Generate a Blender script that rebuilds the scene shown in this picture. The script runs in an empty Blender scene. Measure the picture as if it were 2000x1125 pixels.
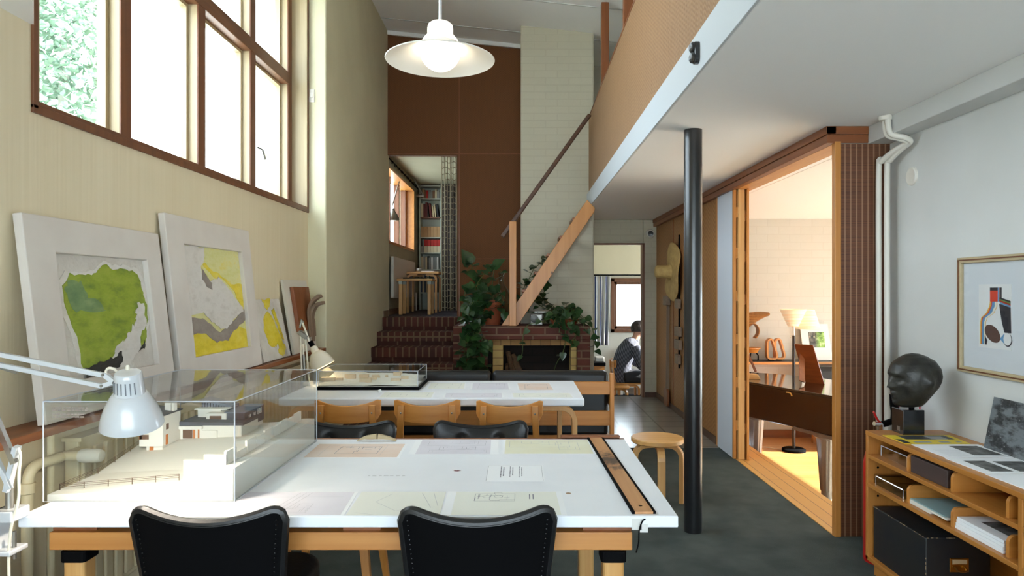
import bpy, bmesh, math, random
from mathutils import Vector as V, Matrix as MX, noise as NZ
SC = bpy.context.scene
COL = SC.collection
PI = math.pi
F, CX, CY, H = 1333.33, 1017.0, 568.0, 1.45      # focal length (px at 2000 wide), level camera, eye height
def at(px, py, Y): return V(((px-CX)*Y/F, Y, H-(py-CY)*Y/F))
def rnd(a, b): return random.uniform(a, b)
random.seed(7)
ROOT = {}

class MB:
    def __init__(s): s.v = []; s.f = []; s.m = []; s.mi = 0
    def add(s, vs, fs):
        b = len(s.v); s.v += [V(p) for p in vs]
        for f in fs: s.f.append([i+b for i in f]); s.m.append(s.mi)
        return s
    def slot(s, i): s.mi = i; return s
    def box(s, x0, x1, y0, y1, z0, z1):
        x0, x1 = min(x0, x1), max(x0, x1); y0, y1 = min(y0, y1), max(y0, y1); z0, z1 = min(z0, z1), max(z0, z1)
        return s.add([(x0,y0,z0),(x1,y0,z0),(x1,y1,z0),(x0,y1,z0),(x0,y0,z1),(x1,y0,z1),(x1,y1,z1),(x0,y1,z1)],
                     [(0,3,2,1),(4,5,6,7),(0,1,5,4),(1,2,6,5),(2,3,7,6),(3,0,4,7)])
    def obox(s, c, size, u=(1,0,0), v=(0,1,0)):
        u = V(u).normalized(); v = V(v).normalized(); w = u.cross(v).normalized(); v = w.cross(u); c = V(c); a, b, d = [k/2 for k in size]
        P = [c+u*i*a+v*j*b+w*k*d for k in (-1,1) for i, j in ((-1,-1),(1,-1),(1,1),(-1,1))]
        return s.add(P, [(0,3,2,1),(4,5,6,7),(0,1,5,4),(1,2,6,5),(2,3,7,6),(3,0,4,7)])
    def beam(s, p0, p1, w, h, up=(0,0,1)):           # w across, h along 'up'
        p0, p1 = V(p0), V(p1); t = p1-p0; sd = t.cross(V(up)).normalized()
        return s.obox((p0+p1)/2, (t.length, w, h), t, -sd)
    def tube(s, pts, r, n=8, cap=True):
        pts = [V(p) for p in pts]; k = len(pts)
        rs = r if isinstance(r, (list, tuple)) else [r]*k
        b = len(s.v); nrm = None
        for i, p in enumerate(pts):
            t = (pts[min(i+1,k-1)]-pts[max(i-1,0)]).normalized()
            if nrm is None:
                a = V((0,0,1)) if abs(t.z) < .9 else V((1,0,0)); nrm = t.cross(a).normalized()
            else:
                nrm = (nrm-t*nrm.dot(t))
                nrm = nrm.normalized() if nrm.length > 1e-6 else t.orthogonal().normalized()
            bn = t.cross(nrm)
            for j in range(n):
                a = 2*PI*j/n; s.v.append(p+(nrm*math.cos(a)+bn*math.sin(a))*rs[i])
        for i in range(k-1):
            for j in range(n):
                s.f.append([b+i*n+j, b+i*n+(j+1)%n, b+(i+1)*n+(j+1)%n, b+(i+1)*n+j]); s.m.append(s.mi)
        if cap:
            s.f.append([b+j for j in range(n)][::-1]); s.m.append(s.mi)
            s.f.append([b+(k-1)*n+j for j in range(n)]); s.m.append(s.mi)
        return s
    def lathe(s, prof, c=(0,0,0), n=28, axis=(0,0,1), closed=False):
        ax = V(axis).normalized(); q = V((0,0,1)).rotation_difference(ax); c = V(c); b = len(s.v); k = len(prof)
        for r, z in prof:
            for j in range(n):
                a = 2*PI*j/n; s.v.append(c+q @ V((r*math.cos(a), r*math.sin(a), z)))
        for i in range(k if closed else k-1):
            i2 = (i+1) % k
            for j in range(n):
                s.f.append([b+i*n+j, b+i*n+(j+1)%n, b+i2*n+(j+1)%n, b+i2*n+j]); s.m.append(s.mi)
        if not closed:
            s.f.append([b+j for j in range(n)][::-1]); s.m.append(s.mi)
            s.f.append([b+(k-1)*n+j for j in range(n)]); s.m.append(s.mi)
        return s
    def ball(s, c, r, n=16, m=10, sc=(1,1,1)):
        c = V(c)
        vs = [c+V((0,0,-r*sc[2]))]
        for i in range(1, m):
            t = PI*i/m
            for j in range(n):
                a = 2*PI*j/n; vs.append(c+V((r*sc[0]*math.sin(t)*math.cos(a), r*sc[1]*math.sin(t)*math.sin(a), -r*sc[2]*math.cos(t))))
        vs.append(c+V((0,0,r*sc[2]))); fs = []
        for j in range(n): fs.append((0, 1+(j+1)%n, 1+j))
        for i in range(m-2):
            for j in range(n): a = 1+i*n; fs.append((a+j, a+(j+1)%n, a+n+(j+1)%n, a+n+j))
        a = 1+(m-2)*n
        for j in range(n): fs.append((a+j, a+(j+1)%n, len(vs)-1))
        return s.add(vs, fs)
    def prism(s, pts, o, u, v, t, sides=True):         # 2-D outline in (u,v) at o, extruded by t along u x v
        o, u, v = V(o), V(u).normalized(), V(v).normalized(); w = u.cross(v).normalized()
        n = len(pts); A = [o+u*a+v*b for a, b in pts]; B = [p+w*t for p in A]
        fs = [list(range(n))[::-1], [n+i for i in range(n)]]
        if sides: fs += [(i, (i+1)%n, n+(i+1)%n, n+i) for i in range(n)]
        return s.add(A+B, fs)
    def sweep(s, pts, w, h, side):                    # rectangular strip, w along 'side', h along the bend normal
        pts = [V(p) for p in pts]; sd = V(side).normalized(); k = len(pts); b = len(s.v)
        for i, p in enumerate(pts):
            t = (pts[min(i+1,k-1)]-pts[max(i-1,0)]).normalized(); nn = t.cross(sd).normalized()
            hh = h[i] if isinstance(h, (list, tuple)) else h; ww = w[i] if isinstance(w, (list, tuple)) else w
            for a, c in ((-1,-1),(1,-1),(1,1),(-1,1)): s.v.append(p+sd*a*ww/2+nn*c*hh/2)
        for i in range(k-1):
            for j in range(4): s.f.append([b+i*4+j, b+i*4+(j+1)%4, b+(i+1)*4+(j+1)%4, b+(i+1)*4+j]); s.m.append(s.mi)
        s.f.append([b+3,b+2,b+1,b]); s.m.append(s.mi); e = b+(k-1)*4; s.f.append([e,e+1,e+2,e+3]); s.m.append(s.mi)
        return s
    def grid(s, fn, nu, nv):                           # fn(i/nu, j/nv) -> point
        b = len(s.v)
        for i in range(nu+1):
            for j in range(nv+1): s.v.append(V(fn(i/nu, j/nv)))
        for i in range(nu):
            for j in range(nv):
                a = b+i*(nv+1)+j; s.f.append([a, a+nv+1, a+nv+2, a+1]); s.m.append(s.mi)
        return s
    def build(s, name, mat, parent=None, label=None, cat=None, group=None, kind=None, smooth=False, bevel=0, seg=2, solid=0, subsurf=0):
        if parent is not None: off = ROOT[parent.name]
        else:
            xs = [p.x for p in s.v]; ys = [p.y for p in s.v]; zs = [p.z for p in s.v]
            off = V(((min(xs)+max(xs))/2, (min(ys)+max(ys))/2, min(zs)))
        me = bpy.data.meshes.new(name); me.from_pydata([tuple(p-off) for p in s.v], [], s.f)
        mats = mat if isinstance(mat, (list, tuple)) else [mat]
        for m in mats: me.materials.append(m)
        if len(mats) > 1:
            for i, p in enumerate(me.polygons): p.material_index = s.m[i]
        bm = bmesh.new(); bm.from_mesh(me); bmesh.ops.recalc_face_normals(bm, faces=bm.faces); bm.to_mesh(me); bm.free()
        o = bpy.data.objects.new(name, me); COL.objects.link(o)
        if parent is not None: o.parent = parent; ROOT[o.name] = off
        else: o.location = off; ROOT[o.name] = off
        if smooth:
            for p in me.polygons: p.use_smooth = True
            try: me.set_sharp_from_angle(angle=math.radians(smooth if smooth > 1 else 40))
            except Exception: pass
        if solid: md = o.modifiers.new('solid', 'SOLIDIFY'); md.thickness = solid; md.offset = 0
        if bevel: md = o.modifiers.new('bevel', 'BEVEL'); md.width = bevel; md.segments = seg; md.limit_method = 'ANGLE'; md.angle_limit = math.radians(35)
        if subsurf: md = o.modifiers.new('sub', 'SUBSURF'); md.levels = subsurf; md.render_levels = subsurf
        tag(o, label, cat, group, kind)
        return o

def tag(o, label=None, cat=None, group=None, kind=None):
    for k, x in (('label', label), ('category', cat), ('group', group), ('kind', kind)):
        if x: o[k] = x
def thing(name, label, cat, loc=(0,0,0), group=None):
    o = bpy.data.objects.new(name, None); COL.objects.link(o); o.location = loc; ROOT[o.name] = V(loc)
    o.empty_display_size = .1; tag(o, label, cat, group); return o
def copy_tree(o, label=None, group=None, parent=None):
    c = o.copy(); COL.objects.link(c); c.parent = parent
    if label: c['label'] = label
    if group: c['group'] = group
    ROOT[c.name] = ROOT[o.name]
    for ch in list(o.children): copy_tree(ch, None, None, c)
    return c
def S(mb, name, mat, parent=None, **k): return mb.build(name, mat, parent, kind=None if parent else 'structure', **k)
def rrect(x0, x1, y0, y1, r, n=5):
    P = []
    for cx, cy, a0 in ((x1-r,y1-r,0),(x0+r,y1-r,90),(x0+r,y0+r,180),(x1-r,y0+r,270)):
        for i in range(n+1): a = math.radians(a0+90*i/n); P.append((cx+r*math.cos(a), cy+r*math.sin(a)))
    return P
def circ(cx, cy, r, n=24, ry=None): return [(cx+r*math.cos(2*PI*i/n), cy+(ry or r)*math.sin(2*PI*i/n)) for i in range(n)]
def smooth_path(pts, n=6):
    pts = [V(p) for p in pts]; out = []
    for i in range(len(pts)-1):
        p0, p1, p2, p3 = pts[max(i-1,0)], pts[i], pts[i+1], pts[min(i+2,len(pts)-1)]
        for k in range(n):
            t = k/n; out.append(.5*((2*p1)+(p2-p0)*t+(2*p0-5*p1+4*p2-p3)*t*t+(3*p1-p0-3*p2+p3)*t*t*t))
    return out+[pts[-1]]

# ------------------------------------------------------------------ materials
def srgb(r, g, b): return tuple(((c/255)/12.92 if c/255 <= .04045 else ((c/255+.055)/1.055)**2.4) for c in (r, g, b))
class NT:
    def __init__(s, name):
        s.mat = bpy.data.materials.new(name); s.mat.use_nodes = True; s.nt = s.mat.node_tree; s.nt.nodes.clear()
        s.out = s.n('ShaderNodeOutputMaterial'); s.b = s.n('ShaderNodeBsdfPrincipled'); s.l(s.b.outputs[0], s.out.inputs[0])
        s.tc = s.n('ShaderNodeTexCoord')
    def n(s, t, **k):
        x = s.nt.nodes.new(t)
        for a, b in k.items(): setattr(x, a, b)
        return x
    def l(s, a, b): s.nt.links.new(a, b)
    def set(s, node, **k):
        for a, b in k.items():
            i = node.inputs[a.replace('_', ' ')]; i.default_value = (*b, 1) if isinstance(b, tuple) and len(b) == 3 and i.type == 'RGBA' else b
        return node
    def mapping(s, scale=(1,1,1), rot=(0,0,0)):
        m = s.n('ShaderNodeMapping'); m.inputs['Scale'].default_value = scale; m.inputs['Rotation'].default_value = rot
        s.l(s.tc.outputs['Object'], m.inputs[0]); return m.outputs[0]
    def noise(s, vec, scale, detail=3, rough=.5):
        x = s.n('ShaderNodeTexNoise'); s.set(x, Scale=scale, Detail=detail, Roughness=rough); s.l(vec, x.inputs['Vector']); return x.outputs[0]
    def ramp(s, fac, stops):
        r = s.n('ShaderNodeValToRGB'); e = r.color_ramp.elements
        while len(e) > 1: e.remove(e[0])
        e[0].position = stops[0][0]; e[0].color = (*stops[0][1], 1)
        for p, c in stops[1:]: q = e.new(p); q.color = (*c, 1)
        s.l(fac, r.inputs[0]); return r.outputs[0]
    def mix(s, fac, a, b, mode='MIX'):
        m = s.n('ShaderNodeMix', data_type='RGBA', blend_type=mode)
        for i, x in ((0, fac), (6, a), (7, b)):
            if hasattr(x, 'links'): s.l(x, m.inputs[i])
            else: m.inputs[i].default_value = (*x, 1) if isinstance(x, tuple) else x
        return m.outputs[2]
    def math(s, op, a, b=0):
        m = s.n('ShaderNodeMath', operation=op)
        for i, x in ((0, a), (1, b)):
            if hasattr(x, 'links'): s.l(x, m.inputs[i])
            else: m.inputs[i].default_value = x
        return m.outputs[0]
    def bump(s, h, strength=.3, dist=.01):
        b = s.n('ShaderNodeBump'); s.set(b, Strength=strength, Distance=dist); s.l(h, b.inputs['Height']); s.l(b.outputs[0], s.b.inputs['Normal'])
    def col(s, c):
        if hasattr(c, 'links'): s.l(c, s.b.inputs['Base Color'])
        else: s.b.inputs['Base Color'].default_value = (*c, 1)
    def xyz(s, vec):
        x = s.n('ShaderNodeSeparateXYZ'); s.l(vec, x.inputs[0]); return x.outputs
    def comb(s, x, y, z=0):
        c = s.n('ShaderNodeCombineXYZ')
        for i, q in enumerate((x, y, z)):
            if hasattr(q, 'links'): s.l(q, c.inputs[i])
            else: c.inputs[i].default_value = q
        return c.outputs[0]
def plain(name, c, rough=.5, metal=0, c2=None, ns=8, bump=0, bs=60, spec=.5, coat=0, stretch=(1,1,1)):
    t = NT(name); t.set(t.b, Roughness=rough, Metallic=metal); t.b.inputs['Specular IOR Level'].default_value = spec
    if coat: t.b.inputs['Coat Weight'].default_value = coat; t.b.inputs['Coat Roughness'].default_value = .12
    if c2: t.col(t.mix(t.ramp(t.noise(t.mapping(stretch), ns, 4), [(.35,(0,0,0)),(.68,(1,1,1))]), c, c2))
    else: t.col(c)
    if bump: t.bump(t.noise(t.mapping(stretch), bs, 4), bump)
    return t.mat
def wood(name, c1, c2, axis='X', rough=.42, dens=26, knots=0, coat=.15):
    t = NT(name); i = 'XYZ'.index(axis); sc = [dens]*3; sc[i] = dens*.045; v = t.mapping(tuple(sc))
    f = t.noise(v, 1.0, 5, .6); c = t.ramp(f, [(.28, c1), (.72, c2)])
    sc2 = [4.0]*3; sc2[i] = .5
    c = t.mix(t.math('MULTIPLY', t.noise(t.mapping(tuple(sc2)), 1.0, 2), .45), c, tuple(x*.72 for x in c1), 'MIX')
    if knots:
        vo = t.n('ShaderNodeTexVoronoi'); sk = [5.0]*3; sk[i] = 3.0; t.l(t.mapping(tuple(sk)), vo.inputs['Vector']); vo.inputs['Scale'].default_value = 1.3
        c = t.mix(t.ramp(vo.outputs['Distance'], [(0.045, (1,1,1)), (.10, (0,0,0))]), c, tuple(x*.22 for x in c1))
    t.col(c); t.set(t.b, Roughness=rough); t.b.inputs['Coat Weight'].default_value = coat; t.b.inputs['Coat Roughness'].default_value = .25
    t.bump(f, .06, .004); return t.mat
def bricks(name, c1, c2, mortar, ax, bw, bh, ms=.008, rough=.8, bump=.6, offset=.5, squash=1, msm=.1, dirt=None):
    t = NT(name); p = t.xyz(t.tc.outputs['Object']); d = {'X':0,'Y':1,'Z':2}
    v = t.comb(p[d[ax[0]]], p[d[ax[1]]])
    b = t.n('ShaderNodeTexBrick'); b.offset = offset; b.squash = squash
    t.set(b, Color1=c1, Color2=c2, Mortar=mortar, Scale=1.0); b.inputs['Mortar Size'].default_value = ms; b.inputs['Mortar Smooth'].default_value = msm
    b.inputs['Brick Width'].default_value = bw; b.inputs['Row Height'].default_value = bh; b.inputs['Bias'].default_value = 0
    t.l(v, b.inputs['Vector']); c = b.outputs['Color']
    nz = t.noise(t.mapping(), 9, 5, .6)
    c = t.mix(.35, c, t.mix(t.ramp(nz, [(.35,(0,0,0)),(.65,(1,1,1))]), tuple(x*.6 for x in c1), c2), 'MIX') if dirt is None else t.mix(t.math('MULTIPLY', nz, dirt), c, tuple(x*.8 for x in c1))
    t.col(c); t.set(t.b, Roughness=rough)
    h = t.math('SUBTRACT', t.math('MULTIPLY', t.noise(t.mapping(), 45, 3), .25), b.outputs['Fac']); t.bump(h, bump, .012); return t.mat
_W = {}
WD = {'pine': (srgb(184,118,56), srgb(212,150,82), .42, 22, 1), 'birch': (srgb(205,150,84), srgb(228,182,118), .4, 30, 0), 'honey': (srgb(190,122,52), srgb(214,150,76), .38, 30, 0),
      'shelf': (srgb(176,112,46), srgb(202,138,66), .4, 26, 0), 'teak': (srgb(122,66,30), srgb(150,88,44), .45, 26, 0), 'dark': (srgb(70,42,26), srgb(98,62,38), .5, 26, 0),
      'frame': (srgb(100,58,32), srgb(128,80,46), .5, 24, 0), 'pale': (srgb(178,160,124), srgb(198,182,148), .55, 22, 0), 'grey': (srgb(120,98,78), srgb(146,122,98), .6, 26, 0)}
def W(kind, axis='X'):
    if (kind, axis) not in _W:
        a = WD[kind]; _W[kind, axis] = wood(kind+'_wood_'+axis, a[0], a[1], axis, a[2], a[3], a[4])
    return _W[kind, axis]
def clear(name, tint=(.97,.985,.98), rough=.015, ior=1.45, gloss=1.0):
    t = NT(name); t.nt.nodes.remove(t.b); tr = t.n('ShaderNodeBsdfTransparent'); tr.inputs[0].default_value = (*tint, 1)
    gl = t.n('ShaderNodeBsdfGlossy'); gl.inputs['Roughness'].default_value = rough
    lw = t.n('ShaderNodeLayerWeight'); lw.inputs[0].default_value = .5; m = t.n('ShaderNodeMixShader'); fz = t.math('ADD', t.math('MULTIPLY', t.math('POWER', lw.outputs['Facing'], 5.0), .96), .04)
    t.l(t.math('MULTIPLY', fz, gloss), m.inputs[0]); t.l(tr.outputs[0], m.inputs[1]); t.l(gl.outputs[0], m.inputs[2]); t.l(m.outputs[0], t.out.inputs[0]); return t.mat
def glow(name, c, strength, base=(.9,.9,.9), trans=0):
    t = NT(name); t.col(base); t.set(t.b, Roughness=.5); t.b.inputs['Emission Color'].default_value = (*c, 1); t.b.inputs['Emission Strength'].default_value = strength
    return t.mat
# ------------------------------------------------------------------ shared materials
def cream_mat():
    t = NT('cream_boards'); c = t.ramp(t.noise(t.mapping((3, 40, .6)), 1.0, 4), [(.3, srgb(216,204,174)), (.7, srgb(221,210,182))])
    t.col(t.mix(t.math('MULTIPLY', t.noise(t.mapping((2,2,1)), 1.2, 3), .35), c, srgb(190,172,134))); t.set(t.b, Roughness=.65); t.bump(t.noise(t.mapping((3, 60, 1.5)), 1.0, 3), .12); return t.mat
CREAM = cream_mat()
WHITE = plain('white_plaster', srgb(214,211,201), .8, c2=srgb(205,201,189), ns=2, bump=.08, bs=50)
WALLW = plain('soft_white_wall', srgb(208,209,207), .75, c2=srgb(202,203,200), ns=2, bump=.06, bs=40)
CEIL = plain('ceiling_white', srgb(244,244,242), .85, bump=.03, bs=70)
WBRICK_Y = bricks('white_painted_brick_front', srgb(200,195,174), srgb(197,192,171), srgb(192,186,165), 'XZ', .28, .085, .006, .75, .35, dirt=.3)
WBRICK_X = bricks('white_painted_brick_side', srgb(200,195,174), srgb(197,192,171), srgb(192,186,165), 'YZ', .28, .085, .006, .75, .35, dirt=.3)
WBRICK_L = bricks('white_painted_brick_living', srgb(198,196,188), srgb(196,194,185), srgb(192,189,180), 'XZ', .30, .105, .006, .75, .3, dirt=.25)
RBRICK = bricks('red_brown_brick', srgb(104,52,38), srgb(78,40,32), srgb(128,104,84), 'XZ', .27, .087, .01, .85, .7)
RBRICK_S = bricks('red_brown_brick_edge', srgb(104,52,38), srgb(78,40,32), srgb(128,104,84), 'YZ', .27, .087, .01, .85, .7)
SOLDIER = bricks('brick_on_edge', srgb(92,46,34), srgb(66,36,30), srgb(132,108,84), 'XZ', .076, .3, .009, .85, .7, offset=0)
STRETCH = bricks('dark_step_brick', srgb(84,42,32), srgb(62,34,28), srgb(120,98,78), 'XZ', .27, .3, .009, .85, .7, offset=0)
TREADB = bricks('dark_tread_brick', srgb(84,42,32), srgb(62,34,28), srgb(110,88,70), 'XY', .076, .3, .009, .85, .6, offset=0)
YBRICK = bricks('yellow_fire_brick', srgb(206,180,118), srgb(190,156,92), srgb(150,120,84), 'XZ', .4, .087, .006, .85, .5, offset=0)
YBRICK_L = bricks('yellow_lintel_brick', srgb(190,152,96), srgb(150,106,66), srgb(120,92,64), 'XZ', .112, .4, .006, .85, .5, offset=0)
SOOT = bricks('sooty_brick', srgb(40,30,26), srgb(28,22,20), srgb(22,18,16), 'XZ', .27, .087, .01, .9, .5)
TILE = bricks('grey_floor_tiles', srgb(150,147,138), srgb(130,128,121), srgb(74,70,64), 'XY', .42, .30, .010, .36, .05, offset=0, dirt=.3); [(setattr(n_.inputs['Specular IOR Level'], 'default_value', 1.0), setattr(n_.inputs['Coat Weight'], 'default_value', 1.0), setattr(n_.inputs['Coat Roughness'], 'default_value', .2)) for n_ in TILE.node_tree.nodes if n_.type == 'BSDF_PRINCIPLED']
def woven(name, c1, c2, ax, su, sv, bump=.35, rough=.75, band=None):
    t = NT(name); p = t.xyz(t.tc.outputs['Object']); d = {'X':0,'Y':1,'Z':2}
    u = t.math('SINE', t.math('MULTIPLY', p[d[ax[0]]], 2*PI/su)); v = t.math('SINE', t.math('MULTIPLY', p[d[ax[1]]], 2*PI/sv))
    f = t.math('ADD', t.math('MULTIPLY', t.math('MULTIPLY', u, v), .5), .5)
    sc = [6, 6, 6]; sc[d[ax[0]]] = 60
    nz = t.noise(t.mapping(tuple(sc)), 1.0, 4)
    nz = t.math('ADD', t.math('MULTIPLY', nz, .6), t.math('MULTIPLY', t.noise(t.mapping((70,70,70)), 1.0, 3, .7), .7)); f2 = t.math('ADD', t.math('MULTIPLY', f, .30), t.math('MULTIPLY', nz, .55))
    t.col(t.ramp(f2, [(.2, c1), (.8, c2)])); t.set(t.b, Roughness=rough); t.bump(f2, bump, .006); return t.mat
PANELW = woven('brown_grasscloth', srgb(98,58,26), srgb(122,74,36), 'XZ', .035, .03, .25)
PARAPET = woven('woven_straw_matting', srgb(122,89,57), srgb(166,130,94), 'YZ', .042, .026, .6, .6)
HATWALL = woven('woven_bamboo_wall', srgb(132,88,46), srgb(172,122,70), 'YZ', .09, .045, .5, .6)
def bamboo():
    t = NT('bamboo_blind'); p = t.xyz(t.tc.outputs['Object'])
    row = t.noise(t.mapping((2, 2, 160)), 1.0, 3); c = t.ramp(row, [(.3, srgb(72,38,20)), (.7, srgb(124,76,44))])
    c = t.mix(t.math('MULTIPLY', t.noise(t.mapping((4,4,3)), 1.0, 2), .5), c, srgb(84,44,26))
    th = t.math('POWER', t.math('ABSOLUTE', t.math('SINE', t.math('MULTIPLY', p[0], PI/.034))), 14)
    t.col(t.mix(t.math('MULTIPLY', th, .62), c, srgb(176,140,110))); t.set(t.b, Roughness=.5); t.bump(row, .5, .004); return t.mat
BAMBOO = bamboo()
CARPET = plain('green_grey_carpet', srgb(80,87,84), .95, c2=srgb(64,72,70), ns=5, bump=.5, bs=260, spec=.15)
def floorboards():
    t = NT('orange_wood_floor'); p = t.xyz(t.tc.outputs['Object'])
    b = t.n('ShaderNodeTexBrick'); b.offset = .4; t.set(b, Color1=srgb(206,148,88), Color2=srgb(192,130,72), Mortar=srgb(120,70,32), Scale=1.0)
    b.inputs['Mortar Size'].default_value = .002; b.inputs['Brick Width'].default_value = 1.6; b.inputs['Row Height'].default_value = .09; t.l(t.comb(p[0], p[1]), b.inputs['Vector'])
    t.col(t.mix(.3, b.outputs[0], t.ramp(t.noise(t.mapping((1,14,1)), 2, 4), [(.3, srgb(172,112,62)), (.7, srgb(216,158,98))]))); t.set(t.b, Roughness=.32); t.b.inputs['Coat Weight'].default_value = .3; return t.mat
OAKFLOOR = floorboards()
THRESH = bricks('light_threshold_boards', srgb(214,160,88), srgb(204,148,78), srgb(110,70,34), 'XY', .095, 9, .003, .4, .2, offset=0, dirt=.3)
GREYF = plain('dark_blue_carpet', srgb(58,54,66), .9, c2=srgb(44,42,52), ns=8, bump=.3, bs=200)
LEATHER = plain('black_leather', (.010,.010,.011), .34, bump=.08, bs=90, spec=.4)
BLACKP = plain('black_paint', (.010,.010,.011), .28, coat=.3)
BLKSAT = plain('satin_black', (.003,.003,.0035), .65, spec=.05)
LACQ = plain('white_lacquer', srgb(206,210,214), .22, coat=.5)
IVORY = plain('ivory_enamel', srgb(228,222,204), .3, coat=.3)
PIPEW = plain('white_pipe_paint', srgb(218,214,204), .4)
CREAMP = plain('cream_pipe_paint', srgb(214,200,164), .4)
CHROME = plain('chrome', (.78,.78,.78), .18, 1)
BRASS = plain('brass', srgb(190,150,80), .3, 1)
STEEL = plain('grey_steel', srgb(150,148,142), .4, .8)
TABLEW = plain('worn_white_paint', srgb(236,240,246), .5, c2=srgb(229,233,240), ns=3, bump=.04, bs=30)
PAPERW = plain('white_paper', srgb(240,243,247), .8)
ACRYL = clear('clear_acrylic'); GLASS = clear('window_glass', (.98,.99,.985), .005, 1.45, .8)
ACEDGE = plain('polished_acrylic_edge', srgb(206,212,222), .2, spec=.8)
LEAF = plain('dark_green_leaf', srgb(30,56,30), .32, c2=srgb(46,76,36), ns=7, coat=.2)
STEM = plain('green_stem', srgb(74,92,46), .5)
TERRA = plain('terracotta', srgb(160,82,48), .75, c2=srgb(140,68,40), ns=12)

# ------------------------------------------------------------------ camera
cam = bpy.data.cameras.new('camera'); cam.sensor_width = 36; cam.lens = 24; cam.shift_x = -.0085; cam.shift_y = .00275; cam.clip_start = .05
co = bpy.data.objects.new('camera', cam); COL.objects.link(co); co.location = (0,0,H); co.rotation_euler = (PI/2,0,0); SC.camera = co

# ------------------------------------------------------------------ the setting
XW, XV, YR, YP = -1.875, -1.715, 6.015, 8.8       # window wall, inner left wall, return, woven end wall
def zc(x): return 4.617-.105*x
WZ0, WZ1, WY0, WY1 = 2.18, 4.05, 2.64, 5.98
m = MB()
m.box(-2.25,XW,-2.3,WY0,0,5); m.box(-2.25,XW,WY0,WY1,0,WZ0); m.box(-2.25,XW,WY0,WY1,WZ1,5); m.box(-2.25,XW,WY1,YR,0,5)
S(m, 'wall_left', CREAM)
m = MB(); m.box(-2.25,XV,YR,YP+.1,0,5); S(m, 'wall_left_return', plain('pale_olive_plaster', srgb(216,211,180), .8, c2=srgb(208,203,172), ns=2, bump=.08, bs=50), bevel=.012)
# big window: lining, posts, transom, sashes, panes, handle
wn = thing('window_1', None, None, (XW,(WY0+WY1)/2,WZ0)); wn['kind'] = 'structure'
m = MB()
m.box(-2.0,XW+.006,WY1-.012,WY1,WZ0,WZ1).box(-2.0,XW+.006,WY0,WY0+.012,WZ0,WZ1); m.build('window_jamb', W('pale','Z'), wn)
m = MB().box(-2.13,XW+.006,WY0,WY1,WZ0-.02,WZ0+.004); m.build('window_sill', W('frame','Y'), wn)
m = MB(); e = XW+.012
m.box(XW-.002,e,WY0-.028,WY0,WZ0-.03,WZ1+.03).box(XW-.002,e,WY1,WY1+.028,WZ0-.03,WZ1+.03).box(XW-.002,e,WY0-.028,WY1+.028,WZ0-.045,WZ0-.012).box(XW-.002,e,WY0,WY1,WZ1,WZ1+.03)
m.build('window_trim', W('frame','Z'), wn, bevel=.003)
PY = [(2.652,2.70),(3.42,3.51),(4.24,4.335),(5.06,5.155),(5.88,5.968)]
m = MB()
for a, b in PY: MB().box(-2.012,-2.0,a,b,WZ0,WZ1).build('window_post', W('frame','Z'), wn, bevel=.004)
for a, b in PY: MB().box(-2.115,-2.012,a+.002,b-.002,WZ0,WZ1).build('window_mullion', W('pale','Z'), wn)
TR = [None, (3.23,3.32)]
m = MB().box(-2.115,-1.995,3.51,5.88,3.23,3.33); m.build('window_transom', W('frame','Y'), wn, bevel=.004)
for i in range(4):
    y0, y1 = PY[i][1], PY[i+1][0]
    for z0, z1 in (((WZ0+.004,WZ1),) if i == 0 else ((WZ0+.004,3.23),(3.33,WZ1))):
        m = MB(); w = .045
        w = .03; w = .022; m.box(-2.11,-2.066,y0,y0+w,z0,z1).box(-2.11,-2.066,y1-w,y1,z0,z1).box(-2.11,-2.066,y0+w,y1-w,z0,z0+w).box(-2.11,-2.066,y0+w,y1-w,z1-w,z1)
        m.build('window_sash', W('pale','Z'), wn)
        MB().box(-2.093,-2.087,y0+w,y1-w,z0+w,z1-w).build('window_pane', GLASS, wn)
MB().tube([at(498,293,5.16)+V((.02,0,.02)), at(505,295,5.16)+V((.03,0,.01)), at(509,303,5.16)+V((.03,.02,-.03))], .008).build('window_handle', STEEL, wn, smooth=True)
# low soffit in the near top corner
m = MB().prism([(XW,2.63),(-1.72,2.405),(-1.60,2.2),(XW,2.2)], (0,0,2.47), (1,0,0), (0,1,0), .13); S(m, 'ceiling_near_soffit', CEIL)
# floors
S(MB().box(-2.25,1.85,-2.3,6.3,-.12,0).box(1.85,2.3,-2.3,4.03,-.12,0), 'floor', CARPET)
S(MB().box(-2.25,1.85,6.3,9.42,-.12,.002), 'floor_tiles', TILE)
S(MB().box(1.852,2.14,4.06,6.42,-.52,.004), 'floor_threshold', THRESH)
# woven end wall with the library opening
m = MB(); t = .1
m.prism([(XV,3.2),(-.82,3.2),(-.82,1.0),(0.02,1.0),(0.02,zc(0.02)+.02),(XV,zc(XV)+.02)], (0,YP,0), (1,0,0), (0,0,1), -t); S(m, 'wall_end_woven', PANELW)
m = MB().box(-.80,-.785,YP-.006,YP,1.12,zc(-.79)).box(XV,0,YP-.004,YP,3.212,3.222).box(-.78,0,YP-.004,YP,1.86,1.868); S(m, 'trim_1', W('teak','Z'))
m = MB().box(XV,0,YP-.02,YP-.002,4.50,4.56); 
S(MB().prism([(XV,zc(XV)-.05),(0,zc(0)-.05),(0,zc(0)),(XV,zc(XV))], (0,YP-.03,0), (1,0,0), (0,0,1), -.03), 'trim_2', CEIL)
# chimney breast
m = MB().prism([(0,0),(.875,0),(.875,zc(.875)+.02),(0,zc(0)+.02)], (0,8.15,0), (1,0,0), (0,0,1), -1.15); S(m, 'wall_chimney', WBRICK_Y, bevel=.015)
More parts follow.
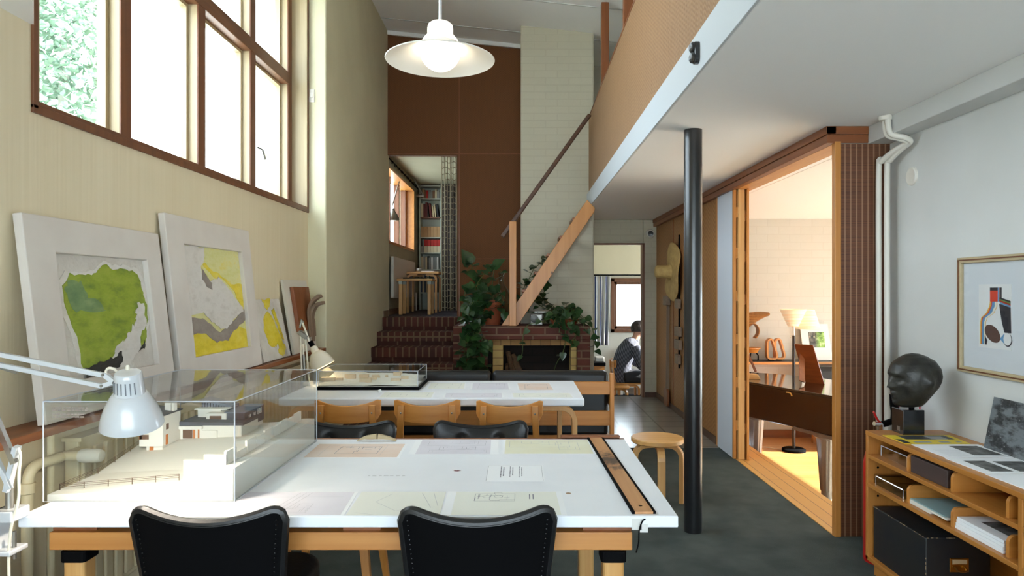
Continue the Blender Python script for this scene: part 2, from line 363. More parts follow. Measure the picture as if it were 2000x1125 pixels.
# ceiling, with board joints
m = MB().prism([(-2.25,zc(-2.25)),(2.5,zc(2.5)),(2.5,zc(2.5)+.15),(-2.25,zc(-2.25)+.15)], (0,-2.3,0), (1,0,0), (0,0,1), -11.8); S(m, 'ceiling', CEIL)
m = MB()
for y in (-1,.2,1.4,2.6,3.8,5.0,6.2,7.4,8.35): m.prism([(-2.2,zc(-2.2)-.006),(2.4,zc(2.4)-.006),(2.4,zc(2.4)),(-2.2,zc(-2.2))], (0,y,0), (1,0,0), (0,0,1), -.02)
S(m, 'trim_3', WALLW)
# gallery slab, fascia, parapet, posts
XB = .80
S(MB().box(XB-.012,XB,-2.3,8.15,2.42,2.602), 'trim_16', plain('white_fascia_toned_down', srgb(190,196,200), .6), bevel=.002)  # edge of the white slab, colour greyed to offset the strong window light
S(MB().box(XB,2.28,-2.3,8.15,2.42,2.60).box(.875,2.28,8.15,9.4,2.42,2.60).box(2.28,6.5,3.9,9.4,2.42,2.6), 'ceiling_gallery', CEIL, bevel=.006)
S(MB().box(XB+.012,XB+.05,-2.3,8.15,2.60,3.51), 'wall_parapet', PARAPET)
S(MB().box(XB+.008,XB+.054,-2.3,8.15,3.51,3.525), 'trim_4', W('teak','Y'))
for i, (px, y) in enumerate(((1177.5,7.3),(1223,5.72),(1300,4.2))):
    x = XB+.10; S(MB().box(x-.04,x+.04,y-.04,y+.04,2.6,zc(x)), 'pillar_%d' % (i+1), W('teak','Z'), bevel=.004)
S(MB().box(.86,2.4,9.3,9.42,2.6,4.7), 'wall_gallery_end', WHITE); S(MB().box(2.28,2.4,-2.3,9.3,2.6,4.7), 'wall_gallery_right', WHITE)
# right side: wall, beam, brown blind wall, opening
S(MB().box(2.18,2.28,-2.3,4.06,-.0,2.6), 'wall_right', WALLW)
S(MB().box(2.05,2.18,-2.3,4.05,2.318,2.42), 'trim_5', WALLW, bevel=.004)
S(MB().box(1.887,2.18,4.03,4.055,0,2.318), 'wall_bamboo', BAMBOO)
S(MB().box(1.90,2.28,4.055,4.10,-.52,2.42).box(2.28,6.4,4.0,4.10,-.52,2.42), 'wall_living_near', WALLW)
S(MB().box(1.85,1.887,4.018,4.06,0,2.33), 'trim_6', W('honey','Z'), bevel=.003)
m = MB().box(1.80,1.86,4.02,9.3,2.372,2.42).box(1.806,1.86,4.03,9.3,2.322,2.370); S(m, 'trim_7', W('teak','Y'), bevel=.003)
m = MB().box(1.80,2.05,4.02,4.03,2.372,2.42).box(1.806,2.05,4.024,4.034,2.322,2.370); S(m, 'trim_8', W('teak','X'), bevel=.002)
m = MB().box(1.86,2.0,4.06,6.36,2.322,2.345); S(m, 'trim_9', W('honey','Y'))
m = MB().box(1.86,1.96,4.06,6.36,2.345,2.42); S(m, 'trim_10', W('dark','Y'))
m = MB().box(1.85,1.95,6.44,9.3,-.52,2.33); S(m, 'wall_woven_right', HATWALL)
m = MB().box(1.84,1.96,6.36,6.44,-.0,2.33); S(m, 'trim_11', W('honey','Z'), bevel=.003)
m = MB().box(1.838,1.85,6.44,9.3,0,.07); S(m, 'baseboard_right', W('dark','Y'))
for i, y in enumerate((7.35, 8.25)): S(MB().box(1.842,1.85,y,y+.03,.07,2.32), 'trim_%d' % (12+i), W('teak','Z'))
# door wall at the end of the tiled passage
m = MB().box(.86,1.67,9.3,9.42,2.09,2.42).box(1.67,1.86,9.3,9.42,0,2.42); S(m, 'wall_passage_end', WBRICK_Y, bevel=.01)
dm = MB().box(.88,1.68,9.285,9.32,2.075,2.10).box(1.655,1.685,9.285,9.43,0,2.10); S(dm, 'door_1', W('frame','Z'))
S(MB().box(1.69,1.85,9.285,9.30,0,.07), 'baseboard_end', W('dark','X'))
S(MB().box(.86,1.66,9.40,9.45,-.03,.005), 'trim_14', BLKSAT)
# living room (lower floor)
S(MB().box(2.0,6.5,4.1,9.4,-.60,-.52), 'floor_living', OAKFLOOR)
S(MB().box(1.95,6.5,9.2,9.3,-.52,2.42), 'wall_living_back', WBRICK_L)
S(MB().box(1.95,6.2,9.17,9.2,-.52,-.42), 'baseboard_living', W('teak','X'))
lw = [(4.2,8.6,-.12,1.5)]
y0,y1,z0,z1 = lw[0]
S(MB().box(6.2,6.4,4.0,y0,-.52,2.42).box(6.2,6.4,y1,9.4,-.52,2.42).box(6.2,6.4,y0,y1,-.52,z0).box(6.2,6.4,y0,y1,z1,2.42), 'wall_living_right', WALLW)
wl = thing('window_2_added', None, None, (6.2,6.0,z0)); wl['kind'] = 'structure'  # unseen window, added so sun and sky reach the living room
m = MB().box(6.2,6.3,y0,y0+.05,z0,z1).box(6.2,6.3,y1-.05,y1,z0,z1).box(6.2,6.3,y0,y1,z0,z0+.05).box(6.2,6.3,y0,y1,z1-.05,z1).box(6.22,6.3,6.05,6.11,z0,z1); m.build('window_frame', W('honey','Z'), wl)  # frame of the added window
MB().box(6.27,6.276,y0+.05,y1-.05,z0+.05,z1-.05).build('window_pane', GLASS, wl)  # pane of the added window
# dining room beyond the door (a little lower)
ZD = -.36
S(MB().box(0.0,3.4,9.42,12.2,ZD-.1,ZD), 'floor_dining', GREYF)
wx0,wx1,wz0,wz1 = 1.585,2.75,.72,1.67
S(MB().box(0,wx0,12,12.2,ZD,2.42).box(wx1,3.4,12,12.2,ZD,2.42).box(wx0,wx1,12,12.2,ZD,wz0).box(wx0,wx1,12,12.2,wz1,2.42), 'wall_dining_back', WHITE)
S(MB().box(0,3.4,11.62,12,1.73,2.42), 'wall_dining_beam', CREAM)
S(MB().box(-.1,0.0,9.42,12.2,ZD,2.42), 'wall_dining_left', WHITE); S(MB().box(3.4,3.5,9.42,10.0,ZD,2.42).box(3.4,3.5,11.5,12.2,ZD,2.42).box(3.4,3.5,10.0,11.5,ZD,.4).box(3.4,3.5,10.0,11.5,2.0,2.42), 'wall_dining_right', WHITE)
wq = thing('window_6_added', None, None, (3.4,10.85,.5)); wq['kind'] = 'structure'  # unseen side window, added to brighten the dining room
MB().box(3.4,3.5,10.0,10.06,.4,2.0).box(3.4,3.5,11.44,11.5,.4,2.0).box(3.4,3.5,10.06,11.44,.4,.46).box(3.4,3.5,10.06,11.44,1.94,2.0).build('window_frame', W('frame','Z'), wq); MB().box(3.45,3.456,10.06,11.44,.46,1.94).build('window_pane', GLASS, wq)  # frame and pane of the added window
S(MB().box(-.1,3.5,9.3,12.2,2.42,2.55), 'ceiling_dining', CEIL)
S(MB().box(0,.86,9.3,9.42,ZD,2.42).box(.86,2.0,9.3,9.42,ZD,-.03).box(1.95,3.4,9.3,9.42,ZD,2.42), 'wall_dining_near', WHITE)
wd = thing('window_3', None, None, (2.1,12.0,wz0)); wd['kind'] = 'structure'
w = .06; m = MB().box(wx0,wx0+w,11.97,12.1,wz0,wz1).box(wx1-w,wx1,11.97,12.1,wz0,wz1).box(wx0,wx1,11.97,12.1,wz0,wz0+w).box(wx0,wx1,11.97,12.1,wz1-w,wz1)
m.box(wx0+w,wx0+w+.05,12.02,12.1,wz0+w,wz1-w).box(wx0+w,wx1,12.02,12.1,wz0+w,wz0+w+.05).box(wx0+w,wx1,12.02,12.1,wz1-w-.05,wz1-w); m.build('window_frame', W('frame','Z'), wd, bevel=.004)
MB().box(wx0+w,wx1-w,12.06,12.066,wz0+w,wz1-w).build('window_pane', GLASS, wd)
# library up the steps
ZL = 1.12
LIBW = plain('olive_library_paint', srgb(172,172,148), .8, c2=srgb(164,164,140), ns=2)
S(MB().box(-1.85,.02,8.62,12.3,ZL-.1,ZL-.001), 'floor_library', GREYF)
XL = -1.80; ly0,ly1,lz0,lz1 = 9.15,11.48,2.12,3.14
S(MB().box(-2.05,XL,8.9,ly0,1,3.3).box(-2.05,XL,ly1,12.3,1,3.3).box(-2.05,XL,ly0,ly1,1,lz0).box(-2.05,XL,ly0,ly1,lz1,3.3), 'wall_library_left', LIBW)
S(MB().box(-2.05,.02,12.15,12.3,1,3.3), 'wall_library_back', LIBW); S(MB().box(0,.08,8.9,12.3,1,3.3), 'wall_library_right', LIBW); S(MB().box(-2.05,.08,8.9,12.3,3.3,3.4), 'ceiling_library', LIBW)
S(MB().box(XL,XL+.015,8.9,12.15,ZL,ZL+.08).box(XV-.001,XV+.012,8.52,8.8,ZL,ZL+.08), 'baseboard_library', W('grey','Y'))
wb = thing('window_4', None, None, (XL,10.3,lz0)); wb['kind'] = 'structure'
m = MB().box(-2.0,XL+.012,ly1-.03,ly1,lz0,lz1).box(-2.0,XL+.012,ly0,ly0+.03,lz0,lz1).box(-2.0,XL+.012,ly0,ly1,lz0-.02,lz0+.015).box(-2.0,XL+.012,ly0,ly1,lz1-.02,lz1+.01); m.build('window_frame', W('honey','Y'), wb)
m = MB()
for y in (10.0,10.75): m.box(-2.0,-1.92,y,y+.07,lz0,lz1)
m.box(-2.0,-1.92,ly1-.12,ly1-.03,lz0,lz1); m.build('window_post', W('frame','Z'), wb)
MB().box(-1.97,-1.965,ly0+.03,ly1-.03,lz0+.015,lz1-.02).build('window_pane', GLASS, wb)
# room behind the camera
S(MB().box(-2.25,2.4,-2.45,-2.3,0,.12).box(-2.25,-1.8,-2.45,-2.3,.12,2.36).box(2.1,2.4,-2.45,-2.3,.12,2.36).box(-2.25,2.4,-2.45,-2.3,2.36,5), 'wall_back', WHITE)
wk = thing('window_5_added', None, None, (-.4,-2.3,.95)); wk['kind'] = 'structure'  # unseen window, added as fill light for the studio
m = MB().box(-1.8,2.1,-2.42,-2.3,.12,.18).box(-1.8,2.1,-2.42,-2.3,2.30,2.36)
for x in (-1.8,-.84,.12,1.08,2.04): m.box(x,x+.06,-2.42,-2.3,.18,2.30)
m.build('window_frame', W('frame','Z'), wk)  # frame of the added window
MB().box(-1.74,2.04,-2.38,-2.374,.18,2.30).build('window_pane', GLASS, wk)  # pane of the added window
# unseen ground outside, coloured pale to bounce daylight into the rooms
S(MB().box(-60,-2.3,-40,60,-1.0,-.9).box(6.5,60,-40,12.6,-1.0,-.9).box(-2.3,6.5,12.6,60,-1.0,-.9), 'unseen_ground_outside', plain('pale_bounce_ground', srgb(224,222,216), .9, c2=srgb(212,210,202), ns=3))
# brick steps
st = thing('brick_steps', 'dark brick stairway of four visible steps up to the library', 'stairs', (-1.2,8.0,0)); st['kind'] = 'structure'
NS = [(8.46,1.12),(8.14,.96),(7.82,.80),(7.50,.64),(7.18,.48),(6.86,.32),(6.54,.16)]
for i, (y, z) in enumerate(NS):
    yb = 8.80 if i == 0 else NS[i-1][0]+.002; r = .16 
    MB().box(XV,-.74,y,yb+(.0 if i else 0),z-.112,z).build('step_riser', SOLDIER, st, bevel=.004)
    MB().box(XV,-.74,y+.02,yb,z-.16,z-.112).build('step_course', STRETCH, st)
MB().box(XV,-.74,8.45,8.9,0,.96).box(XV,-.74,8.16,8.45,0,.80).box(XV,-.74,7.84,8.16,0,.64).build('step_core', STRETCH, st)
# ------------------------------------------------------------------ tables, chairs, sofa, stool
ZT = .75
def legs_l(kind='birch'): pass
tb = thing('drafting_table', 'white-topped drafting table with orange pine under-frame in the foreground', 'table', (-.53,2.68,0))
m = MB().box(-1.562,.49,2.12,3.225,ZT-.036,ZT); m.build('tabletop', TABLEW, tb, bevel=.004)
MB().box(-1.562,.49,3.225,3.245,ZT-.036,ZT).build('edge_strip', W('teak','X'), tb)
m = MB().box(-1.5,.355,2.17,2.235,.625,.682).box(-1.5,.355,3.08,3.14,.625,.682); m.build('frame_rail', W('pine','X'), tb, bevel=.003)
for a, b in ((-1.5,-1.36),(-.57,-.45),(.2,.355)): MB().box(a,b,2.19,3.12,.682,.714).build('frame_spacer', W('teak','Y'), tb)
for x in (-1.42,.295):
    for y in (2.2,3.10):
        l = MB().prism(rrect(x-.034,x+.034,y-.034,y+.034,.012,3), (0,0,0), (1,0,0), (0,1,0), .60).build('leg', W('birch','Z'), tb)
        MB().prism(rrect(x-.041,x+.041,y-.041,y+.041,.014,3), (0,0,.588), (1,0,0), (0,1,0), .037).build('leg_cap', BLKSAT, l, bevel=.004)
m = MB()
m.prism(circ(.165,2.36,.009,12,.008), (0,0,ZT), (1,0,0), (0,1,0), .0005)
m.build('stain', plain('paint_stain', srgb(150,118,88), .7), tb)
# T-square with a scorched middle
t = NT('scorched_board'); p = t.xyz(t.tc.outputs['Object'])
c = t.ramp(t.noise(t.mapping((40,2,40)), 1, 4), [(.3, srgb(172,120,74)), (.7, srgb(196,146,98))])
d = t.math('ABSOLUTE', t.math('SUBTRACT', p[1], .10)); f = t.math('SUBTRACT', t.math('ADD', t.math('MULTIPLY', t.noise(t.mapping((14,9,9)), 1.6, 5, .7), 1.0), .17), t.math('MULTIPLY', d, 1.6))
c = t.mix(t.math('MULTIPLY', t.ramp(f, [(.42,(0,0,0)),(.62,(1,1,1))]), .85), c, srgb(38,34,32)); t.col(c); t.set(t.b, Roughness=.5); SCORCH = t.mat
ts = thing('t_square', 'long wooden T-square with black edges lying across the drafting table', 'ruler', (.36,2.70,ZT))
p0, p1 = V((.387,2.14,ZT+.004)), V((.352,3.23,ZT+.004))
MB().beam(p0, p1, .058, .007).build('blade', SCORCH, ts)
u = (p1-p0).normalized(); s_ = V((u.y,-u.x,0))
for k in (-1,1): MB().beam(p0+s_*k*.033, p1+s_*k*.033, .009, .0075).build('blade_edge', BLKSAT, ts)
MB().box(.19,.47,3.248,3.262,ZT-.01,ZT+.014).box(.19,.47,3.225,3.252,ZT+.006,ZT+.014).build('head', W('teak','X'), ts, bevel=.002)
MB().prism(circ(.386,2.2,.006,12), (0,0,ZT+.0076), (1,0,0), (0,1,0), .0004).build('hole', BLKSAT, ts)
cd = thing('knotted_cord', 'thin dark cord taped to the front edge of the drafting table', 'cord', (.385,2.112,.66))
MB().box(.345,.375,2.1185,2.12,.708,.742).box(.370,.395,2.1185,2.12,.70,.725).build('tape', plain('white_tape', srgb(214,213,208), .8), cd)
MB().tube(smooth_path([(.386,2.116,.742),(.376,2.11,.737),(.366,2.108,.71),(.364,2.11,.67),(.357,2.112,.64)]), .0022, 6).build('cord', BLKSAT, cd, smooth=True)
# ---- drawings on the drafting table
PAP = {'peach': plain('peach_tracing_paper', srgb(228,212,202), .8, c2=srgb(222,198,182), ns=6), 'lav': plain('lavender_tracing_paper', srgb(220,219,228), .8, c2=srgb(214,212,222), ns=5),
       'yel': plain('yellow_tracing_paper', srgb(227,226,204), .8, c2=srgb(222,219,192), ns=5), 'cream': plain('pale_cream_paper', srgb(230,232,224), .8), 'white': PAPERW}
INK = plain('grey_pencil', srgb(120,122,134), .8); INKL = plain('faint_pencil', srgb(176,178,186), .8); INKB = plain('blue_ink', srgb(84,96,140), .8)
def line(m, x0, y0, x1, y1, z, w=.0012):
    d = V((x1-x0, y1-y0, 0)); n = V((-d.y, d.x, 0)).normalized()*w/2 if d.length > 1e-6 else V((0,w/2,0)); a, b = V((x0,y0,z)), V((x1,y1,z))
    m.add([a-n, b-n, b+n, a+n], [(0,1,2,3)])
def plan_lines(m, x0, x1, y0, y1, z, n, w, seed):
    r = random.Random(seed); line(m,x0,y0,x1,y0,z,w); line(m,x0,y1,x1,y1,z,w); line(m,x0,y0,x0,y1,z,w); line(m,x1,y0,x1,y1,z,w)
    for _ in range(n):
        if r.random() < .5:
            x = r.uniform(x0,x1); a = r.uniform(y0,y1); line(m,x,a,x,min(y1,a+r.uniform(.2,.6)*(y1-y0)),z,w)
        else:
            y = r.uniform(y0,y1); a = r.uniform(x0,x1); line(m,a,y,min(x1,a+r.uniform(.1,.4)*(x1-x0)),y,z,w)
def sheet(name, label, x0, x1, y0, y1, z, paper, margin=(0,0), skew=0, ink=None, group=None):
    th = .0006; sk = lambda x, y: (x+skew*(y-y0), y)
    q = [sk(x0,y0), sk(x1,y0), sk(x1,y1), sk(x0,y1)]
    m = MB(); m.slot(0).prism(q, (0,0,z), (1,0,0), (0,1,0), th)
    if margin != (0,0):
        a, b = margin; m.slot(1).add([V((*sk(x0+a,y0+.004),z+th+.0002)), V((*sk(x1-b,y0+.004),z+th+.0002)), V((*sk(x1-b,y1-.004),z+th+.0002)), V((*sk(x0+a,y1-.004),z+th+.0002))], [(0,1,2,3)])
    zz = z+th+.0004
    mats = [PAPERW if margin != (0,0) else PAP[paper], PAP[paper], INK, INKL, INKB]
    if ink: ink(m, zz)
    return m.build(name, mats, None, label, 'drawing', group)
ZP = ZT+.0004
sheet('floor_plan_drawing', 'peach floor plan drawing beside the large model case', -.912,-.508,2.862,3.12,ZP,'peach',(.001,.012),-.03,
      lambda m, z: (m.slot(2), plan_lines(m,-.80,-.62,2.93,3.06,z,16,.0022,1), m.slot(3), plan_lines(m,-.86,-.60,2.89,3.09,z,4,.001,2)))
sheet('elevation_drawing', 'lavender elevation sketch with white margins at the far table edge', -.482,-.095,2.918,3.20,ZP,'lav',(.03,.035),-.03,
      lambda m, z: (m.slot(3), plan_lines(m,-.42,-.16,3.08,3.18,z,26,.0014,3), m.slot(2), plan_lines(m,-.36,-.2,3.0,3.06,z,16,.0014,4), m.slot(3), plan_lines(m,-.40,-.15,2.94,3.0,z,16,.001,5)))
sheet('section_drawing', 'yellowish tracing paper drawing beside the T-square', -.078,.335,2.925,3.205,ZP,'yel',(.008,.022),-.0,
      lambda m, z: (m.slot(3), plan_lines(m,-.05,.22,3.05,3.17,z,14,.0013,6), plan_lines(m,.17,.26,3.0,3.16,z,5,.0013,7)))
sheet('pencil_drawing', 'large lilac pencil drawing in front of the model case', -.94,-.55,2.126,2.375,ZP,'lav',(.0,.012),-.06,
      lambda m, z: (m.slot(3), [line(m,-.80+.02*i,2.14,-.76+.02*i,2.36,z,.0015) for i in range(3)], plan_lines(m,-.82,-.68,2.15,2.24,z,14,.0013,8), m.slot(3), line(m,-.9,2.2,-.6,2.205,z), line(m,-.9,2.31,-.6,2.315,z)))
sheet('site_sketch', 'pale cream sketch partly behind the right foreground chair', -.545,-.252,2.126,2.375,ZP,'cream',(0,0),-.03,
      lambda m, z: (m.slot(3), [line(m,a,b,c,d,z,.0013) for a,b,c,d in ((-.48,2.26,-.40,2.17),(-.48,2.26,-.44,2.35),(-.40,2.17,-.32,2.2),(-.30,2.36,-.27,2.22),(-.34,2.36,-.29,2.2),(-.52,2.15,-.46,2.13))]))
sheet('house_plan_drawing', 'cream house plan with white margins at the near table edge', -.248,.145,2.126,2.378,ZP,'cream',(.03,.018),-.02,
      lambda m, z: (m.slot(2), plan_lines(m,-.155,-.02,2.27,2.35,z,16,.0016,9), plan_lines(m,-.09,-.065,2.35,2.362,z,0,.0014,9), m.slot(2), [line(m,.03+.012*i,2.29,.03+.012*i,2.345,z,.0035) for i in range(2)], [line(m,*p,z,.0012) for k in range(2) for c in [(-.115+.04*k,2.318)] for p in [(c[0]+.014*math.cos(a*.6),c[1]+.014*math.sin(a*.6),c[0]+.014*math.cos(a*.6+.6),c[1]+.014*math.sin(a*.6+.6)) for a in range(11)]]))
def notice(m, z):
    m.slot(2)
    line(m,-.128,2.508,-.128,2.725,z,.001); line(m,.083,2.512,.082,2.735,z,.001); line(m,-.128,2.735,.082,2.735,z,.0008)
    r = random.Random(5)
    for i, x in enumerate((-.076,-.066,-.041,-.031,-.006,.004)):
        y = 2.715-(.012 if i % 2 else 0)
        end = 2.565+(.02 if i % 2 else 0)
        while y > end: l = r.uniform(.008,.022); line(m,x,y,x+.0002,y-l,z,.0042 if i < 2 else .0032); y -= l+.003
sheet('printed_notice', 'white notice sheet with three short columns of printed text', -.128,.088,2.505,2.74,ZP,'white',(0,0),0,notice)
m = MB(); r = random.Random(3); x = -.578
while x < -.44:
    l = r.uniform(.006,.02); line(m,x,2.582+r.uniform(-.003,.003),x+l,2.582+r.uniform(-.003,.003),ZP+.0002,.005); x += l+r.uniform(.003,.012)
m.slot(0); m.build('pencil_note', INKL, tb)
m = MB(); 
for a in range(6): q = a*.5; line(m,-.248-.012*math.cos(q),2.655-.008*math.sin(q),-.248+.016*math.cos(q),2.655+.008*math.sin(q),ZP+.0003,.003)
m.build('red_mark', plain('dark_red_ink', srgb(120,50,60), .8), tb)
# split wooden object on the far table edge
cv = thing('wood_offcut', 'pale curved wooden offcut lying at the far table edge', 'wood piece', (-.66,3.17,ZT))
MB().sweep(smooth_path([(-.76,3.18,ZT+.004),(-.72,3.18,ZT+.018),(-.67,3.18,ZT+.022)]), [.02]*13, [.003+.0016*i for i in range(13)][:13], (0,1,0)).build('piece', W('pale','X'), cv)
MB().sweep(smooth_path([(-.664,3.18,ZT+.022),(-.62,3.18,ZT+.016),(-.58,3.18,ZT+.004)]), [.02]*13, [.022-.0015*i for i in range(13)], (0,1,0)).build('piece', W('pale','X'), cv)
# ---- far table
ft = thing('work_table', 'white-wrapped work table with birch legs in front of the black sofa', 'table', (-.59,4.94,0))
X0, X1, FY0, FY1, ZF = -1.60, .42, 4.5, 5.38, .742
MB().box(X0,X1,FY0,FY1,ZF-.055,ZF).build('tabletop', TABLEW, ft, bevel=.012, seg=3)
def lleg(cx, cy, ztop, dx, dy, w=.06, th=.032, reach=.22, r=.09):
    d = V((dx,dy,0)).normalized(); P = [V((cx,cy,0)), V((cx,cy,ztop-r-th/2))]
    for i in range(1,7): a = PI/2*i/6; P.append(V((cx,cy,ztop-r-th/2))+d*(r-r*math.cos(a))+V((0,0,r*math.sin(a))))
    P.append(V((cx,cy,ztop-th/2))+d*reach); return MB().sweep(P, w, th, d.cross(V((0,0,1))))
for x, y, dx, dy in ((.36,4.58,-1,0),(.30,5.28,-1,0),(-1.54,4.58,1,0),(-1.54,5.28,1,0)): lleg(x,y,ZF-.056,dx,dy,.075,.035,.24).build('leg', W('birch','Z'), ft, bevel=.003)
m = MB().box(.33,.39,4.53,5.33,ZF-.075,ZF-.056); 
ZF2 = ZF+.0004
for i, (nm, lb, c, q) in enumerate((('sketch_sheet','pale green sketch right beside the small model case','cream',(838,912,748,760)),('sketch_sheet','lilac sketch in the middle of the work table','lav',(922,998,748,761)),
        ('sketch_sheet','tan drawing near the right end of the work table','peach',(1012,1082,749,762)),('sketch_sheet','long cream sketch at the front right corner of the work table','cream',(1000,1120,768,778)),('sketch_sheet','pale drawing at the front middle of the work table','lav',(868,985,768,778)),('sketch_sheet','faint sheet in front of the small model case','cream',(745,850,766,777)))):
    k = (H-ZF)*F; y1, y0 = k/(q[2]-CY), k/(q[3]-CY); y1 = min(y1,5.37); y0 = max(y0,4.52); xa, xb = (q[0]-CX)*((y0+y1)/2)/F, (q[1]-CX)*((y0+y1)/2)/F
    sheet(nm, lb, xa, xb, y0, y1, ZF2, c, (.012,.012), -.05, lambda m, z: (m.slot(2 if i == 2 else 3), plan_lines(m,xa+.05,xb-.05,y0+.04,y1-.05,z,7,.0022,20+i)))
sc_ = MB().obox(at(742,766,4.62)+V((0,0,.008)), (.02,.02,.015), (1,.4,.3), (-.3,1,.2)); sc_.build('paper_scrap', PAPERW, None, 'small white crumpled scrap in front of the small model case', 'paper scrap')
# ---- sofa, seen from behind
sf = thing('slatted_sofa', 'black-cushioned sofa with horizontal pine back rails, back turned to us', 'sofa', (-.2,5.8,0))
SX0, SX1 = -1.22, .762
for z0, z1 in ((.60,.705),(.345,.465)): MB().box(SX0,SX1-.03,5.59,5.622,z0,z1).build('back_rail', W('honey','X'), sf, bevel=.004)
for x in (SX1-.032, SX0): MB().box(x,x+.034,5.575,5.63,0,.775).build('post', W('honey','Z'), sf, bevel=.004); MB().box(x,x+.034,6.26,6.32,0,.6).build('post', W('honey','Z'), sf, bevel=.004); MB().box(x,x+.034,5.63,6.26,.50,.6).build('arm_rail', W('honey','Y'), sf, bevel=.004)
for a, b in ((SX0+.04,-.245),(-.235,SX1-.04)):
    MB().box(a,b,5.628,5.76,.25,.785).build('back_cushion', LEATHER, sf, bevel=.035, seg=4, smooth=True)
    MB().box(a,b,5.74,6.3,.27,.43).build('seat_cushion', LEATHER, sf, bevel=.035, seg=4, smooth=True)
MB().box(SX0+.03,SX1-.03,5.63,6.28,.19,.26).build('seat_frame', W('honey','X'), sf)
# ---- wooden chairs
def wood_chair():
    r = thing('wooden_chair', 'birch chair', 'chair', (0,0,0))       # seat centre at origin, back toward -Y
    MB().prism(rrect(-.20,.20,-.19,.20,.06,5), (0,0,.425), (1,0,0), (0,1,0), .022).build('seat', W('honey','Y'), r, bevel=.004)
    for sx in (-1,1):
        lleg(sx*.165,.165,.424,0,-1,.042,.03,.16,.07).build('leg', W('honey','Z'), r, bevel=.003)
        MB().sweep(smooth_path([(sx*.165,-.215,0),(sx*.165,-.195,.25),(sx*.163,-.19,.42),(sx*.157,-.212,.6),(sx*.153,-.221,.69),(sx*.15,-.221,.775)]), .038, .024, (1,0,0)).build('rear_leg', W('honey','Z'), r, bevel=.003)
        MB().ball((sx*.15,-.233,.73), .006, 8, 6).build('screw', STEEL, r)
    def fn(u, v):
        a = (u-.5)*2; x = a*.195; y = -.198-.0+.045*(1-a*a)-.045; zt = .815-.045*(1-a*a)+.0; zb = .675-.018*(1-a*a)+.02*abs(a)**3
        return (x, y-.012+.022*0, zb+(zt-zb)*v)
    g = MB(); N = 18
    prof = []
    for i in range(N+1):
        a = -1+2*i/N; zt = .812-.042*(1-abs(a)**2.2); zb = .688-.022*(1-a*a)
        if abs(a) > .9: e = (abs(a)-.9)/.1; zt -= .014*e*e; zb += .035*e*e
        prof.append((a*.197, zb, zt, -.183-.036*(1-a*a)))
    vs = []
    for x, zb, zt, y in prof: vs += [(x,y+.009,zb),(x,y-.009,zb),(x,y-.009,zt),(x,y+.009,zt)]
    fs = [(3,2,1,0), tuple(N*4+k for k in range(4))]
    for i in range(N):
        for k in range(4): fs.append((i*4+k, i*4+(k+1)%4, i*4+4+(k+1)%4, i*4+4+k))
    g.add(vs, fs); g.build('backrest', W('honey','X'), r, bevel=.003, smooth=True)
    return r
wc = wood_chair()
for i, (px, y, rz, lb) in enumerate(((677,4.25,.02,'left wooden chair at the work table, partly behind the large model case'),(834,4.25,.0,'middle wooden chair with a curved back at the work table'),(997,4.22,-.03,'right wooden chair with a curved back at the work table'))):
    o = wc if i == 0 else copy_tree(wc)
    o.location = ((px-CX)*(y-.2)/F, y, 0); o.rotation_euler.z = rz; tag(o, lb, group='wooden chairs at the work table')
# ---- black upholstered chairs
def studded_chair():
    r = thing('upholstered_chair', 'black chair', 'chair', (0,0,0))    # back toward -Y, back plate plane y=-.2
    N, K = 48, 12
    def outline(v):                                              # half width against height
        return .188+.035*v
    def fn(u, v, d):
        a = (u-.5)*2; hw = outline(v); x = a*hw; zt = .815-.048*(1-abs(a)**2)
        e = abs(x)-(hw-.045)
        if e > 0: zt -= .045-math.sqrt(max(0,.002025-e*e))
        zb = .44; z = zb+(zt-zb)*v; y = -.20-.05*v+.0-.03*(1-a*a)
        return V((x, y+d, z))
    m = MB(); b = []
    pass
    def front(u, v):
        p = fn(u, v, .022); a = (u-.5)*2; bulge = .014*max(0,1-a**4)*max(0,1-(2*v-1)**4)
        dp = sum(math.exp(-((p.x-cx)**2+(p.z-.72)**2)/.0007) for cx in (-.09,.09)); return p+V((0,bulge-.016*dp,0))
    pass
    m2 = MB().grid(lambda u, v: fn(u, v, -.009), N, K).build('back_panel', BLKSAT, r, smooth=True)
    MB().grid(front, 48, 24).build('back_cushion', LEATHER, r, smooth=True)
    edge = [fn(0,v/16,.006) for v in range(17)]+[fn(u/48,1,.006) for u in range(1,49)]+[fn(1,1-v/16,.006) for v in range(1,17)]
    MB().tube(edge, .0155, 8).build('rim', LEATHER, r, smooth=True)
    m = MB()
    for v in range(2,24):
        for u in (.035,.965): q = fn(u, v/24.5, -.0125); m.ball(q, .0032, 6, 4, (1,.6,1))
    m.build('stud', plain('dark_stud', (.03,.03,.032), .25, .9), r, smooth=True)
    for cx in (-.09,.09): q = front(.5+cx/.43, (.72-.44)/.345); MB().ball((cx,q.y+.003,.72), .009, 10, 6, (1,.5,1)).build('button', LEATHER, r, smooth=True)
    MB().prism(rrect(-.215,.215,-.19,.225,.10,7), (0,0,.42), (1,0,0), (0,1,0), .085).build('seat', LEATHER, r, bevel=.03, seg=4, smooth=True)
    for sx in (-1,1):
        for sy in (-1,1):
            MB().sweep([(sx*.20,sy*.19,0),(sx*.155,sy*.145,.42)], [.028,.042], [.028,.042], (1,0,0)).build('leg', W('honey','Z'), r, bevel=.003)
    MB().box(-.13,.13,-.155,-.14,.37,.42).box(-.13,.13,.14,.155,.37,.42).build('apron', W('honey','X'), r)
    for sx in (-1,1): MB().sweep([(sx*.12,-.13,.40),(sx*.12,-.19,.44),(sx*.12,-.21,.56)], .03, .012, (1,0,0)).build('back_bracket', BLKSAT, r)
    return r
uc = studded_chair()
